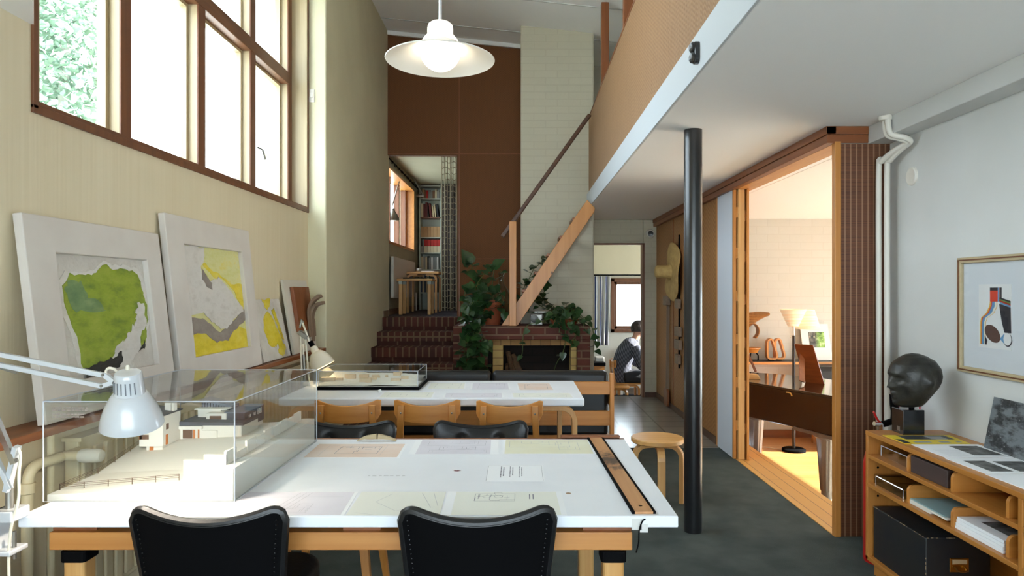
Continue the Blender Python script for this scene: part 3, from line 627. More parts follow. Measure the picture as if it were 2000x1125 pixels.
for i, (px, yb, rz, sc, lb) in enumerate(((407,2.02,.0,1.0,'black studded chair on the left foreground, its back to us'),(928,2.02,.03,1.0,'black studded chair in the right foreground, its back to us'),
        (680,3.50,PI,1.05,'black button-tufted chair across the table, left, behind the model case'),(939,3.50,PI,1.03,'black button-tufted chair across the table, facing us, right one'))):
    o = uc if i == 0 else copy_tree(uc)
    s_ = 1 if rz < 1 else -1
    o.location = ((px-CX)*yb/F, yb+s_*.25, 0); o.rotation_euler.z = rz; o.scale = (sc,1,1.0 if s_ > 0 else .965); tag(o, lb, group='black upholstered chairs around the drafting table')
# ---- stool
so_ = thing('round_stool', 'round three-legged birch stool beside the black column', 'stool', (.945,4.72,0))
MB().lathe([(.0,.405),(.172,.405),(.18,.412),(.18,.434),(.174,.44),(0,.44)], (.945,4.72,0), 48).build('seat', W('birch','X'), so_, smooth=True)
for a in (192, 268, 338, ):
    q = math.radians(a); d = V((math.cos(q), math.sin(q), 0)); c = V((.945,4.72,0))+d*.165
    P = [c, c+V((0,0,.31))]
    for k in range(1,7): b = PI/2*k/6; P.append(c+V((0,0,.31))-d*(.075-.075*math.cos(b))+V((0,0,.075*math.sin(b))))
    P.append(P[-1]-d*.06); P = [p+V((0,0,.001)) for p in P]
    MB().sweep(P, .05, .03, d.cross(V((0,0,1)))).build('leg', W('birch','Z'), so_, bevel=.003)
# ---- column
MB().tube([(1.04,4.12,0),(1.04,4.12,2.42)], .054, 32).build('pillar_black', BLACKP, None, kind='structure', smooth=True)
MB().tube([(.985,3.98,0),(.985,3.98,.002)], .001, 4)
# ------------------------------------------------------------------ left side: ledge, paintings, radiator, lamps, models
ZK = .95
S(MB().box(XW,-1.715,-2.2,YR-.002,ZK-.03,ZK), 'trim_15', W('teak','Y'), bevel=.003)
m = MB()
def canvas_xf(yl, yr, zt, xb=-1.775, xt=-1.868, zb=ZK+.002):
    """leaning board frame: (u along the wall from left to right, v up the board) -> point, plus outward normal"""
    up = V((xt-xb, 0, zt-zb)); L = up.length; up = up/L; n = V((0,1,0)).cross(up); n = n if n.x > 0 else -n
    return V((xb, yl, zb)), V((0,1,0)), up, n, L, yr-yl
def lay(m, o, u, v, n, pts, h, th=.0015):
    P = [o+u*a+v*b+n*h for a, b in pts]; Q = [p+n*th for p in P]; k = len(P)
    m.add(P+Q, [list(range(k))[::-1], [k+i for i in range(k)]]+[(i,(i+1)%k,k+(i+1)%k,k+i) for i in range(k)])
def slab(m, o, u, v, n, x0, x1, y0, y1, h0, h1): lay(m, o, u, v, n, [(x0,y0),(x1,y0),(x1,y1),(x0,y1)], h0, h1-h0)
def wob(pts, amp, seed, n=4):
    r = random.Random(seed); out = []
    for i in range(len(pts)):
        a, b = V((*pts[i],0)), V((*pts[(i+1)%len(pts)],0))
        for k in range(n): q = a.lerp(b, k/n); out.append((q.x+r.uniform(-amp,amp), q.y+r.uniform(-amp,amp)))
    return out
FRW = plain('off_white_frame_paint', srgb(212,206,198), .6, c2=srgb(204,196,188), ns=4)
LINEN = plain('plastered_canvas', srgb(210,206,198), .85, c2=srgb(196,190,182), ns=9, bump=.5, bs=40)
def paint(name, a, b, c, sc=(4,4,9)):
    t = NT(name); n1 = t.noise(t.mapping(sc), 1.6, 5, .65); t.col(t.ramp(n1, [(.3,a),(.5,b),(.7,c)])); t.set(t.b, Roughness=.45); t.bump(n1, .5, .01); return t.mat
PGREEN = paint('green_oil_paint', srgb(92,118,44), srgb(138,156,44), srgb(160,170,66)); PBLUEG = paint('blue_green_oil_paint', srgb(84,116,78), srgb(110,138,92), srgb(136,158,110))
PYEL = paint('yellow_oil_paint', srgb(200,180,24), srgb(222,202,60), srgb(226,214,110)); PPALE = paint('pale_yellow_oil_paint', srgb(206,204,120), srgb(216,214,156), srgb(220,204,88))
PGREY = paint('grey_brown_oil_paint', srgb(130,120,112), srgb(146,136,128), srgb(156,148,140)); PBLACK = paint('black_oil_paint', srgb(24,26,24), srgb(34,36,32), srgb(50,52,46)); PWHITE = paint('white_impasto', srgb(206,202,194), srgb(216,212,206), srgb(196,190,182))
def framed(nm, lb, yl, yr, zt, fw, fill):
    o, u, v, n, L, B = canvas_xf(yl, yr, zt); o = o; r = thing(nm, lb, 'painting', (-1.80,(yl+yr)/2,ZK+.002))
    l, rr, b, t_ = fw
    m = MB(); qo = [(0,0),(B,0),(B,L),(0,L)]; qi = [(l,b),(B-rr,b),(B-rr,L-t_),(l,L-t_)]; PT = lambda q, h: [o+u*x+v*y+n*h for x, y in q]
    vs = PT(qo,0)+PT(qo,.035)+PT(qi,0)+PT(qi,.035); fs = []
    for i in range(4): j = (i+1)%4; fs += [(4+i,4+j,12+j,12+i),(i,j,4+j,4+i),(8+i,8+j,12+j,12+i),(i,j,8+j,8+i)]
    m.add(vs, fs)
    m.build('frame', FRW, r, bevel=.004)
    m = MB(); fill(m,o,u,v,n,l,B-rr,b,L-t_); m.build('canvas', [LINEN,PGREEN,PBLUEG,PYEL,PPALE,PGREY,PBLACK,PWHITE], r)
    return r
def fill_green(m,o,u,v,n,x0,x1,y0,y1):
    slab(m,o,u,v,n,x0,x1,y0,y1,0,.010); w, h = x1-x0, y1-y0; T = lambda pts: [(x0+a*w, y0+b*h) for a, b in pts]
    G = [(.17,.06),(.15,.34),(.08,.52),(.07,.74),(.15,.84),(.30,.83),(.42,.86),(.52,.94),(.60,.90),(.72,.91),(.88,.88),(.93,.80),(.95,.66),(.99,.56),(.96,.40),(.86,.30),(.80,.42),(.72,.26),(.62,.20),(.52,.08),(.40,.06)]
    m.slot(7); lay(m,o,u,v,n,wob(T([((a-.5)*1.10+.5,(b-.46)*1.08+.46) for a,b in G]),.006,1),.010,.003)
    m.slot(1); lay(m,o,u,v,n,wob(T(G),.006,2),.013,.003)
    m.slot(2); lay(m,o,u,v,n,wob(T([(.08,.72),(.14,.80),(.24,.78),(.30,.66),(.42,.60),(.46,.54),(.28,.52),(.12,.55)]),.008,3),.016,.001)
    m.slot(7); lay(m,o,u,v,n,wob(T([(.88,.62),(.93,.56),(.93,.42),(.90,.30),(.80,.16),(.72,.10),(.66,.04),(.55,.05),(.48,.12),(.53,.20),(.64,.26),(.72,.34),(.80,.42),(.82,.52)]),.012,4),.017,.002)
    m.slot(6); lay(m,o,u,v,n,wob(T([(.18,-.02),(.17,.08),(.30,.10),(.44,.13),(.52,.12),(.58,.18),(.60,.10),(.54,.05),(.40,.03),(.26,.02)]),.006,5),.019,.001)
    m.slot(1); lay(m,o,u,v,n,wob(T([(.82,.22),(.86,.32),(.92,.36),(.90,.24),(.84,.18)]),.006,6),.020,.001)
    m.slot(6); lay(m,o,u,v,n,wob(T([(.78,.15),(.86,.21),(.88,.24),(.87,.17)]),.004,7),.0205,.001)
p_ = framed('framed_painting', 'white-framed painting of a large green shape, nearest on the ledge', 2.505, 3.455, 1.735, (.165,.135,.14,.14), fill_green)
def fill_yel(m,o,u,v,n,x0,x1,y0,y1):
    m.slot(4); slab(m,o,u,v,n,x0,x1,y0,y1,0,.010); w, h = x1-x0, y1-y0; T = lambda pts: [(x0+a*w, y0+b*h) for a, b in pts]
    m.slot(3); lay(m,o,u,v,n,T([(0,0),(1,0),(1,.18),(.8,.24),(.62,.14),(.4,.16),(.2,.22),(0,.24)]),.010,.001); lay(m,o,u,v,n,T([(0,1),(.05,1),(.02,.9),(0,.88)]),.0102,.001)
    m.slot(3); lay(m,o,u,v,n,wob(T([(.32,.84),(.36,.80),(.50,.72),(.66,.70),(.84,.58),(.98,.36),(1,.42),(1,.66),(.80,.66),(.62,.74),(.44,.80),(.36,.86)]),.006,8),.010,.001)
    m.slot(5); lay(m,o,u,v,n,wob(T([(0,.20),(.0,.36),(.20,.34),(.30,.30),(.5,.18),(.74,.28),(.92,.36),(1,.40),(1,.28),(.74,.18),(.62,.10),(.42,.10),(.30,.16),(.24,.20)]),.005,9),.011,.002)
    m.slot(7); lay(m,o,u,v,n,wob(T([(0.02,1),(.36,1),(.32,.86),(.26,.80),(.30,.72),(.36,.64),(.44,.70),(.56,.72),(.70,.64),(.82,.52),(.96,.42),(.96,.38),(.80,.32),(.62,.22),(.5,.22),(.36,.30),(.24,.38),(0,.36)]),.007,10),.013,.003)
    m.slot(5); lay(m,o,u,v,n,wob(T([(.28,.80),(.34,.74),(.42,.66),(.42,.60),(.34,.62),(.27,.70)]),.004,11),.0165,.001)
framed('framed_painting', 'white-framed painting of a pale shape on yellow, second on the ledge', 3.51, 4.60, 1.85, (.18,.15,.135,.15), fill_yel)
o,u,v,n,L,B = canvas_xf(4.68, 5.22, 1.385); m = MB(); slab(m,o,u,v,n,0,B,0,L,0,.018)
T = lambda pts: [(a*B, b*L) for a, b in pts]
m.slot(3); lay(m,o,u,v,n,wob(T([(.36,1),(.66,1),(.60,.86),(.42,.84)]),.01,12),.018,.002); lay(m,o,u,v,n,wob(T([(.22,.5),(.32,.76),(.5,.8),(.62,.6),(.78,.3),(.86,.12),(.7,.02),(.58,.1),(.60,.26),(.44,.18),(.30,.22)]),.014,13),.018,.002)
m.slot(7); lay(m,o,u,v,n,wob(T([(.62,.8),(.72,.84),(.80,.5),(.86,.3),(.78,.3),(.70,.56)]),.008,14),.0205,.002)
m.build('small_canvas', [LINEN,PGREEN,PBLUEG,PYEL], None, 'small unframed yellow and white canvas leaning on the ledge', 'painting')
o,u,v,n,L,B = canvas_xf(5.30, 5.88, 1.535); m = MB(); slab(m,o,u,v,n,0,B,0,L,0,.02)
m.build('white_board', plain('white_board_paint', srgb(206,200,186), .7), None, 'plain white board leaning behind the bent wood relief', 'board')
rl = thing('wood_relief', 'brown wood panel with bent laminated strips flaring out, on the ledge', 'sculpture', (-1.72,5.6,ZK+.15))
o2 = o+n*.022+u*.12+v*.17; m = MB(); slab(m,o2,u,v,n,0,.40,0,.36,0,.03); m.build('panel', W('teak','Z'), rl, bevel=.003)
def RP(a, b, c): return o2+u*a+v*b+n*c
for a, b, sd, tw in ((.22,.10,.05,0),(.27,.06,.03,.02)):
    P = smooth_path([RP(a,b-.16,.04), RP(a+.01,b-.05,.045), RP(a+.01,b+.06,.06), RP(a+.02,b+.13,.10), RP(a+.03,b+.165-tw,.16)])
    MB().sweep(P, [.05+.0022*i for i in range(len(P))], [.012+.0006*i for i in range(len(P))], u).build('bent_strip', W('grey','Z'), rl)
MB().sweep([RP(.30,-.06,.04),RP(.31,.06,.05),RP(.31,.15,.04)], .05, .02, u).build('bent_strip', W('grey','Z'), rl)
# ---- radiator and pipes
rd = thing('radiator', 'cream ribbed radiator under the ledge along the window wall', 'radiator', (-1.82,4.2,.1))
m = MB()
y = 2.78
MB().box(-1.86,-1.80,2.78,5.85,.14,.84).build('panel', CREAMP, rd, bevel=.008)
m = MB(); g = []
k = 0
while y < 5.8: m.box(-1.802,-1.785,y+.012,y+.062,.17,.80); y += .075
m.build('fins', CREAMP, rd, bevel=.006)
MB().box(-1.87,-1.79,2.78,5.85,.835,.85).build('top_grille', CREAMP, rd)
MB().tube([(-1.80,2.78,.80),(-1.80,2.68,.80)], .016, 12).build('valve_pipe', CREAMP, rd, smooth=True)
vk = MB().tube([(-1.80,2.69,.80),(-1.735,2.69,.80)], .018, 14).build('valve_body', CREAMP, rd, smooth=True)
MB().lathe([(.0,0),(.024,.0),(.027,.012),(.027,.07),(.022,.085),(0,.088)], (-1.735,2.69,.80), 18, (1,0,0)).build('valve_knob', PIPEW, vk, smooth=True)
hp = thing('heating_pipe', 'cream vertical heating pipe at the left edge of the picture', 'pipe', (-1.82,2.53,0))
MB().tube(smooth_path([(-1.82,2.52,0),(-1.82,2.52,.4),(-1.82,2.52,.70),(-1.815,2.525,.775),(-1.81,2.56,.80),(-1.80,2.62,.80),(-1.80,2.67,.80)],5), .02, 14).build('pipe', CREAMP, hp, smooth=True)
MB().lathe([(.02,0),(.026,.004),(.026,.04),(.02,.044)], (-1.82,2.52,.70), 16).build('coupling', CREAMP, hp, smooth=True)
MB().lathe([(.02,0),(.028,.004),(.028,.05),(.02,.054)], (-1.82,2.52,.32), 16).build('coupling', CREAMP, hp, smooth=True)
MB().tube([(-1.83,2.66,0),(-1.83,2.66,.945)], .014, 12).build('heating_pipe', CREAMP, None, 'slim cream pipe between the elbowed pipe and the radiator valve', 'pipe', smooth=True)
# ---- light switch on the return
sw = thing('light_switch', 'small white light switch beside the big window', 'switch', (-1.83,6.01,3.13))
c = at(609,187,6.01); MB().obox(c, (.05,.012,.115)).build('plate', PIPEW, sw, bevel=.004); MB().obox(c+V((0,-.008,.005)), (.03,.01,.045)).build('rocker', PIPEW, sw, bevel=.003)
# ---- near desk lamp
dl = thing('desk_lamp', 'white spring-arm desk lamp in front of the large model case', 'lamp', (-1.53,2.08,ZT))
Y0 = 2.06
def A(px, py, y=Y0): return at(px, py, y)
MB().box(-1.60,-1.535,2.05,2.13,ZT-.10,ZT-.085).box(-1.60,-1.585,2.05,2.13,ZT-.10,ZT+.035).box(-1.60,-1.53,2.05,2.13,ZT+.001,ZT+.035).build('clamp', LACQ, dl, bevel=.004)
MB().tube([(-1.55,2.09,ZT-.12),(-1.55,2.09,ZT-.036)], .006, 8).build('clamp_screw', STEEL, dl, smooth=True)
MB().tube([(-1.565,2.09,ZT+.03),(-1.565,2.09,ZT+.13)], .011, 12).build('post', STEEL, dl, smooth=True)
el = A(-72,700); b1, b2 = A(22,962), A(30,905)
MB().beam(V((-1.565,2.08,ZT+.09)), A(33,872), .014, .022, (0,1,0)).build('bracket', LACQ, dl)
MB().beam(A(20,955), A(-80,735), .012, .014, (0,1,0)).build('lower_arm', LACQ, dl)
MB().beam(A(29,905), A(-62,690), .016, .016, (0,1,0)).build('lower_arm', CHROME, dl)
MB().beam(A(-80,676), A(203,733), .014, .017, (0,1,0)).build('upper_arm', LACQ, dl, bevel=.002)
MB().beam(A(-62,700), A(200,754), .014, .015, (0,1,0)).build('upper_arm', LACQ, dl, bevel=.002)
MB().beam(A(-90,690), A(34,728), .008, .010, (0,1,0)).build('spring', STEEL, dl)
MB().tube([A(-82,742),A(-86,680),A(-62,688),A(-62,742)], .012, 8).build('elbow', LACQ, dl)
MB().beam(A(204,731), A(224,747), .014, .014, (0,1,0)).beam(A(200,754), A(224,746), .013, .013, (0,1,0)).build('head_bracket', LACQ, dl)
for q in ((204,732),(201,753),(225,747)): MB().tube([A(*q)+V((0,-.011,0)), A(*q)+V((0,.009,0))], .0042, 8).build('rivet', STEEL, dl)
MB().tube([A(224,747), A(241,756)], .0055, 8).build('pivot', STEEL, dl)
q0, q1 = A(258,722), A(250,832); q0.y -= .022; q1.y += .022; ax = (q0-q1).normalized(); Lh = (q0-q1).length
def lampshade(parent, base, ax, Lh, R, cap, matl):
    k = R; pr = [(k,0),(k*.985,.012),(k*.93,.04),(k*.80,.085),(k*.62,.128),(k*.50,.150)]
    sc = Lh/.17; pr = [(r, z*sc) for r, z in pr]; inner = [(r-.003, z) for r, z in reversed(pr)]
    s_ = MB().lathe(pr+inner, base, 40, ax, closed=True).build('shade', matl, parent, smooth=50)
    MB().lathe([(k*.50,.148*sc),(k*.455,.152*sc),(k*.46,.165*sc)], base, 32, ax).build('shade_collar', matl, parent, smooth=True)
    return s_
kk = .088
pr = [(kk,0),(kk*.99,.008),(kk*.93,.030),(kk*.80,.062),(kk*.62,.092),(kk*.52,.104)]
MB().lathe(pr+[(r-.003,z+.0005) for r,z in reversed(pr)], q1, 44, ax, closed=True).build('shade', LACQ, dl, smooth=50)
cp = [(kk*.50,.102),(kk*.475,.112),(kk*.44,.155),(kk*.425,.166),(kk*.39,.170),(.0,.170)]
ob = MB().lathe(cp, q1, 40, ax).build('shade_cap', LACQ, dl, smooth=45)
tv = ax.cross(V((0,1,0))).normalized(); fv = tv.cross(ax).normalized()
fv = fv if fv.y < 0 else -fv
m = MB()
for i in range(-3,4):
    a = i*.30; dr = fv*math.cos(a)+tv*math.sin(a); m.beam(q1+ax*.112+dr*(kk*.478), q1+ax*.148+dr*(kk*.452), .0030, .002, dr)
m.build('vent_slot', plain('vent_shadow', srgb(120,124,130), .6), ob)
MB().lathe([(0,0),(.006,0),(.006,.008),(.004,.014),(0,.015)], q0+ax*.003, 12, ax).build('knob', IVORY, ob, smooth=True)
BULBW = glow('warm_bulb', (1,.88,.73), 520)
MB().ball(q1+ax*.045, .03, 16, 10).build('bulb', BULBW, dl, smooth=True)
MB().tube(smooth_path([A(209,742),A(207,726),A(213,719),A(224,722),A(233,733),A(238,744)]), .004, 8).build('cable', IVORY, dl, smooth=True)
MB().tube(smooth_path([A(35,875),A(40,890),A(37,925),A(36,975),A(22,1030),A(17,1090),A(20,1160),A(30,1240)]), .0042, 8).build('cable', IVORY, dl, smooth=True)
# ---- wicker basket
bk = thing('wicker_basket', 'tall wicker basket on the floor at the bottom left corner', 'basket', (-1.70,2.0,0))
WICK = woven('wicker', srgb(150,104,56), srgb(200,156,96), 'XZ', .05, .03, .8, .6)
pr = [(.10,0),(.115,.02),(.135,.30),(.142,.575)]; MB().lathe(pr+[(r-.008,z) for r,z in reversed(pr)], (-1.70,1.98,0), 30, closed=True).lathe([(0,.001),(.1,.001),(.1,.012),(0,.012)], (-1.70,1.98,0), 24).build('body', WICK, bk, smooth=True)
m = MB(); P = [(-1.70+.14*math.cos(2*PI*i/48), 1.98+.14*math.sin(2*PI*i/48), .578+.006*math.sin(i*PI/1.5)) for i in range(49)]
m.tube(P, .012, 8).build('rim', WICK, bk, smooth=True)
# ---- far lamp
fl = thing('desk_lamp', 'ivory desk lamp behind the work table, shade turned to the right', 'lamp', (-1.585,5.08,ZF))
Yf = 5.12
def B_(px, py, y=Yf): return at(px, py, y)
MB().box(-1.63,-1.56,5.06,5.14,ZF-.10,ZF-.085).box(-1.63,-1.615,5.06,5.14,ZF-.10,ZF+.03).box(-1.63,-1.56,5.06,5.14,ZF+.001,ZF+.03).build('clamp', IVORY, fl)
for a, b in (((587,652),(590,748)),((592,672),(594,748)),((596,655),(604,748))): MB().tube([B_(*a), B_(*b)], .0075, 8).build('lower_arm', IVORY, fl, smooth=True)
MB().tube([B_(593,692),B_(596,748)], .012, 8).build('spring', STEEL, fl, smooth=True)
MB().beam(B_(584,648), B_(600,660), .03, .05, (0,1,0)).build('elbow', STEEL, fl, bevel=.004)
MB().tube([B_(589,626),B_(606,671)], .0075, 8).build('upper_arm', IVORY, fl, smooth=True)
MB().tube([B_(596,652),B_(606,674)], .0075, 8).build('upper_arm', STEEL, fl, smooth=True)
MB().tube([B_(586,640),B_(589,624),B_(592,630)], .010, 8).build('arm_joint', STEEL, fl, smooth=True)
t0, t1 = B_(611,677), B_(632,716); ax2 = (t0-t1).normalized()
MB().lathe([(.0,.0),(.02,0),(.028,-.012),(.030,-.045),(.034,-.055)], t0, 24, ax2).build('shade_cap', IVORY, fl, smooth=True)
MB().obox(B_(608,671), (.04,.03,.03), tuple(ax2), (0,1,0)).build('switch', BLKSAT, fl)
kk2 = .092; pr = [(kk2,0),(kk2*.97,.018),(kk2*.86,.06),(kk2*.66,.10),(kk2*.40,.125)]
MB().lathe(pr+[(r-.003,z+.0005) for r,z in reversed(pr)], t1, 36, ax2, closed=True).build('shade', IVORY, fl, smooth=50)
MB().ball(t1+ax2*.06, .028, 12, 8).build('bulb', glow('warm_bulb_far', (1,.80,.55), 40), fl, smooth=True)
# ---- display cases and models
def case(nm, lb, x0, x1, y0, y1, z0, z1, t, e):
    r = thing(nm, lb, 'display case', ((x0+x1)/2,(y0+y1)/2,z0))
    for a in ((x0,x1,y0,y0+t),(x0,x1,y1-t,y1),(x0,x0+t,y0+t,y1-t),(x1-t,x1,y0+t,y1-t)): MB().box(*a,z0+.0005,z1-t).build('side_pane', ACRYL, r)
    MB().box(x0,x1,y0,y1,z1-t,z1).build('top_pane', ACRYL, r)
    for x in (x0,x1):
        for y in (y0,y1): MB().tube([(x,y,z0+.001),(x,y,z1)], e, 6).build('edge', ACEDGE, r)
    for y in (y0,y1): MB().tube([(x0,y,z1),(x1,y,z1)], e, 6).build('edge', ACEDGE, r)
    for x in (x0,x1): MB().tube([(x,y0,z1),(x,y1,z1)], e, 6).build('edge', ACEDGE, r)
    for y in (y0,): MB().tube([(x0,y,z0+.001),(x1,y,z0+.001)], e*.6, 6).build('edge', ACEDGE, r)
    MB().tube([(x1,y0,z0+.001),(x1,y1,z0+.001)], e*.6, 6).build('edge', ACEDGE, r)
    return r
CX0, CX1, CYa, CYb = -1.582, -.948, 2.262, 3.172
lc = case('display_case', 'large clear acrylic case over the white house model', CX0, CX1, CYa, CYb, ZT, 1.083, .005, .0022)
m = MB(); r = random.Random(8)
for k, z in enumerate((1.062,1.054,1.040,1.032)):
    x = CX0+.03; e = CX0+.03+(.12 if k < 2 else .105)
    while x < e: l = r.uniform(.006,.02); m.box(x,min(e,x+l),CYa-.0004,CYa,z-.0022,z+.0022); x += l+.003
m.build('caption', plain('grey_print', srgb(150,140,134), .8), lc)
MODW = plain('white_model_card', srgb(234,230,222), .8, bump=.04, bs=60); MODG = plain('dark_model_card', srgb(82,82,92), .7); MODR = plain('grey_blue_model_roof', srgb(118,124,140), .6); MODO = plain('orange_model_wood', srgb(196,116,56), .6)
MODB = plain('brown_model_window', srgb(110,78,60), .5); MODT = plain('model_timber', srgb(96,74,58), .7)
hm = thing('architectural_model', 'white card model of a house and garden inside the large case', 'model', (-1.265,2.72,ZT))
a0, a1, b0, b1 = CX0+.008, CX1-.008, CYa+.008, CYb-.008
def terr(x, y):
    u = (x-a0)/(a1-a0); v = (y-b0)/(b1-b0)
    z = .772+.05*max(0,min(1,(v-.30)/.35))+.028*u
    t_ = .70+.14*max(0,min(1,(v-.05)/.12)); w_ = max(0,min(1,(u-t_)/.09)); w_ = w_*w_*(3-2*w_)
    return z+(.858-z)*w_
def tfn(u, v): x = a0+(a1-a0)*u; y = b0+(b1-b0)*v; return (x, y, terr(x,y))
m = MB().grid(tfn, 48, 40); E = [(a0,b0),(a1,b0),(a1,b1),(a0,b1)]
for k, (p, q) in enumerate(((E[0],E[1]),(E[1],E[2]),(E[2],E[3]),(E[3],E[0]))):
    n_ = 48
    for i in range(n_):
        s0, s1 = i/n_, (i+1)/n_; A0 = (p[0]+(q[0]-p[0])*s0, p[1]+(q[1]-p[1])*s0); A1 = (p[0]+(q[0]-p[0])*s1, p[1]+(q[1]-p[1])*s1)
        m.add([(*A0,ZT+.001),(*A1,ZT+.001),(*A1,terr(*A1)),(*A0,terr(*A0))], [(0,1,2,3)])
m.build('site_base', MODW, hm)
# stepped garden wall on the right, fences
m = MB(); zz = .858
for i in range(9): y = 2.32+i*.088; h = .045 if i != 1 else .03; m.box(a1-.052,a1-.044,y,y+.085,.82,zz+h-.006*(i%2))
m.box(a1-.12,a1-.044,2.318,2.326,.80,zz+.035)
m.box(a1-.20,a1-.12,2.34,2.346,.79,zz+.012); m.build('garden_wall', MODW, hm)
m = MB()
for i in range(7): q = .002*i; m.box(a1-.10+.0,a1-.06,2.40+i*.006,2.405+i*.006,.80,.845+.006*i)
m.build('garden_steps', MODW, hm)
def fence(pts, nm):
    m = MB()
    for p, q in zip(pts, pts[1:]):
        p, q = V((*p,terr(*p))), V((*q,terr(*q))); m.tube([p, p+V((0,0,.022))], .0014, 5)
        for h in (.010,.016,.021): m.tube([p+V((0,0,h)), q+V((0,0,h))], .0008, 4)
    p = V((*pts[-1],terr(*pts[-1]))); m.tube([p, p+V((0,0,.022))], .0014, 5); m.build(nm, MODT, hm)
fence([(a0+.008, 2.32+.105*i) for i in range(7)], 'fence'); fence([(a0+.008+.075*i, 2.32+.012*i) for i in range(6)], 'fence')
def win(m, x0, x1, y, z0, z1): m.box(x0,x1,y-.002,y+.001,z0,z1)
def winx(m, x, y0, y1, z0, z1): m.box(x-.001,x+.002,y0,y1,z0,z1)
m = MB().box(-1.52,-1.426,2.72,2.86,.83,.935).box(-1.505,-1.44,2.745,2.85,.775,.83).prism([(-1.52,.935),(-1.426,.935),(-1.426,.95),(-1.52,.965)], (0,2.72,0), (1,0,0), (0,0,1), -.14).build('house_block', MODW, hm)
m = MB(); win(m,-1.518,-1.482,2.72,.858,.876); winx(m,-1.426,2.745,2.763,.892,.915); m.build('window', MODB, hm)
m = MB(); win(m,-1.520,-1.508,2.72,.858,.876); winx(m,-1.426,2.742,2.758,.832,.872); win(m,-1.492,-1.476,2.745,.777,.83); m.build('door', MODO, hm)
MB().prism([(-1.53,.966),(-1.42,.951),(-1.42,.956),(-1.53,.971)], (0,2.71,0), (1,0,0), (0,0,1), -.16).build('roof', MODG, hm)
MB().box(-1.426,-1.17,2.86,3.04,.815,.885).build('house_block', MODW, hm)
MB().box(-1.426,-1.33,2.845,2.86,.872,.885).build('canopy', MODW, hm)
m = MB(); win(m,-1.415,-1.375,2.86,.832,.868); m.build('window', MODB, hm); m = MB(); win(m,-1.372,-1.364,2.86,.832,.868); win(m,-1.352,-1.346,2.86,.82,.87); win(m,-1.305,-1.287,2.86,.818,.853); m.build('door', MODO, hm)
MB().box(-1.335,-1.27,2.853,2.86,.815,.866).build('house_block', MODW, hm)
MB().prism([(-1.426,.887),(-1.16,.887),(-1.16,.897),(-1.426,.903)], (0,2.852,0), (1,0,0), (0,0,1), -.19).build('roof', MODG, hm)
MB().box(-1.40,-1.30,2.96,3.06,.89,.935).box(-1.41,-1.27,2.95,3.06,.935,.94).build('house_block', MODW, hm)
MB().box(-1.345,-1.26,2.92,3.02,.892,.925).build('terrace_wall', MODW, hm)
m = MB(); win(m,-1.33,-1.28,2.92,.898,.915); m.build('window', MODB, hm)
MB().box(-1.46,-1.435,2.80,2.83,.95,.99).box(-1.432,-1.424,2.80,2.83,.95,.99).build('chimney', MODW, hm)
MB().box(-1.27,-1.185,2.93,3.15,.858,.925).build('upper_block', MODG, hm); MB().box(-1.272,-1.183,2.928,3.152,.925,.929).build('roof', MODR, hm)
MB().prism([(-1.40,.94),(-1.27,.905),(-1.27,.945),(-1.40,.975)], (0,3.0,0), (1,0,0), (0,0,1), -.08).build('roof', MODR, hm)
m = MB(); 
for i in range(11): m.box(-1.40+.012*i,-1.397+.012*i,2.995,3.0,.91,.965-.0028*i)
m.build('screen', MODG, hm)
MB().box(-1.262,-1.19,3.0,3.148,.80,.858).build('house_block', MODW, hm)
for x, y in ((-1.188,2.95),(-1.188,2.985)): MB().tube([(x,y,.82),(x,y,.858)], .0022, 6).build('post', MODG, hm)
m = MB()
for y0_, z0_ in ((2.975,.885),(3.03,.885),(3.075,.895),(3.10,.895)): 
    winx(m,-1.185,y0_,y0_+.003,z0_,z0_+.025); winx(m,-1.185,y0_+.014,y0_+.017,z0_,z0_+.025); winx(m,-1.185,y0_,y0_+.017,z0_+.011,z0_+.014)
m.build('window', MODW, hm); m = MB(); winx(m,-1.19,3.02,3.035,.815,.85); m.build('door', MODB, hm)
MB().box(-1.30,-1.19,2.86,3.0,.806,.826).build('plinth', MODG, hm)
# small case on the work table
sx0, sx1, sy0, sy1 = -1.446, -.735, 4.875, 5.33
sc2 = case('display_case', 'small low acrylic case with a black base on the work table', sx0, sx1, sy0, sy1, ZF+.022, ZF+.135, .004, .0022)
MB().box(sx0-.012,sx1+.012,sy0-.012,sy1+.012,ZF,ZF+.022).build('base', BLKSAT, sc2, bevel=.002)
cm = thing('site_model', 'white terrain model with small wooden houses inside the small case', 'model', (-1.09,5.1,ZF+.022))
def t2(x, y): u = (x-sx0)/(sx1-sx0); v = (y-sy0)/(sy1-sy0); return ZF+.030+.058*(v**1.2)*(1-.55*u)+.004*math.sin(7*u+3*v)
m = MB().grid(lambda u, v: (sx0+.006+(sx1-sx0-.012)*u, sy0+.006+(sy1-sy0-.012)*v, math.floor(t2(sx0+(sx1-sx0)*u, sy0+(sy1-sy0)*v)/.004)*.004), 60, 40)
m.build('terrain', MODW, cm); MB().box(sx0+.006,sx1-.006,sy0+.006,sy1-.006,ZF+.0222,ZF+.026).build('terrain_base', MODW, cm)
r = random.Random(4); PW = plain('pale_model_wood', srgb(226,204,176), .7)
for px, py, w, h in ((640,752,26,6),(683,746,20,8),(663,750,12,4),(710,743,18,6),(713,752,22,7),(728,746,14,4),(733,741,14,4),(755,741,5,4),(775,738,14,6),(783,735,5,8),(772,749,18,4),(790,745,14,5),(740,742,4,4)):
    y = sy0+.03+(759-py)/26*.40; x = (px-CX)*y/F; ww = w*y/F; hh = h*y/F; z = t2(x,y)
    MB().box(x-ww/2,x+ww/2,y,y+ww*.5,z-.005,z+hh).build('model_house', PW, cm)
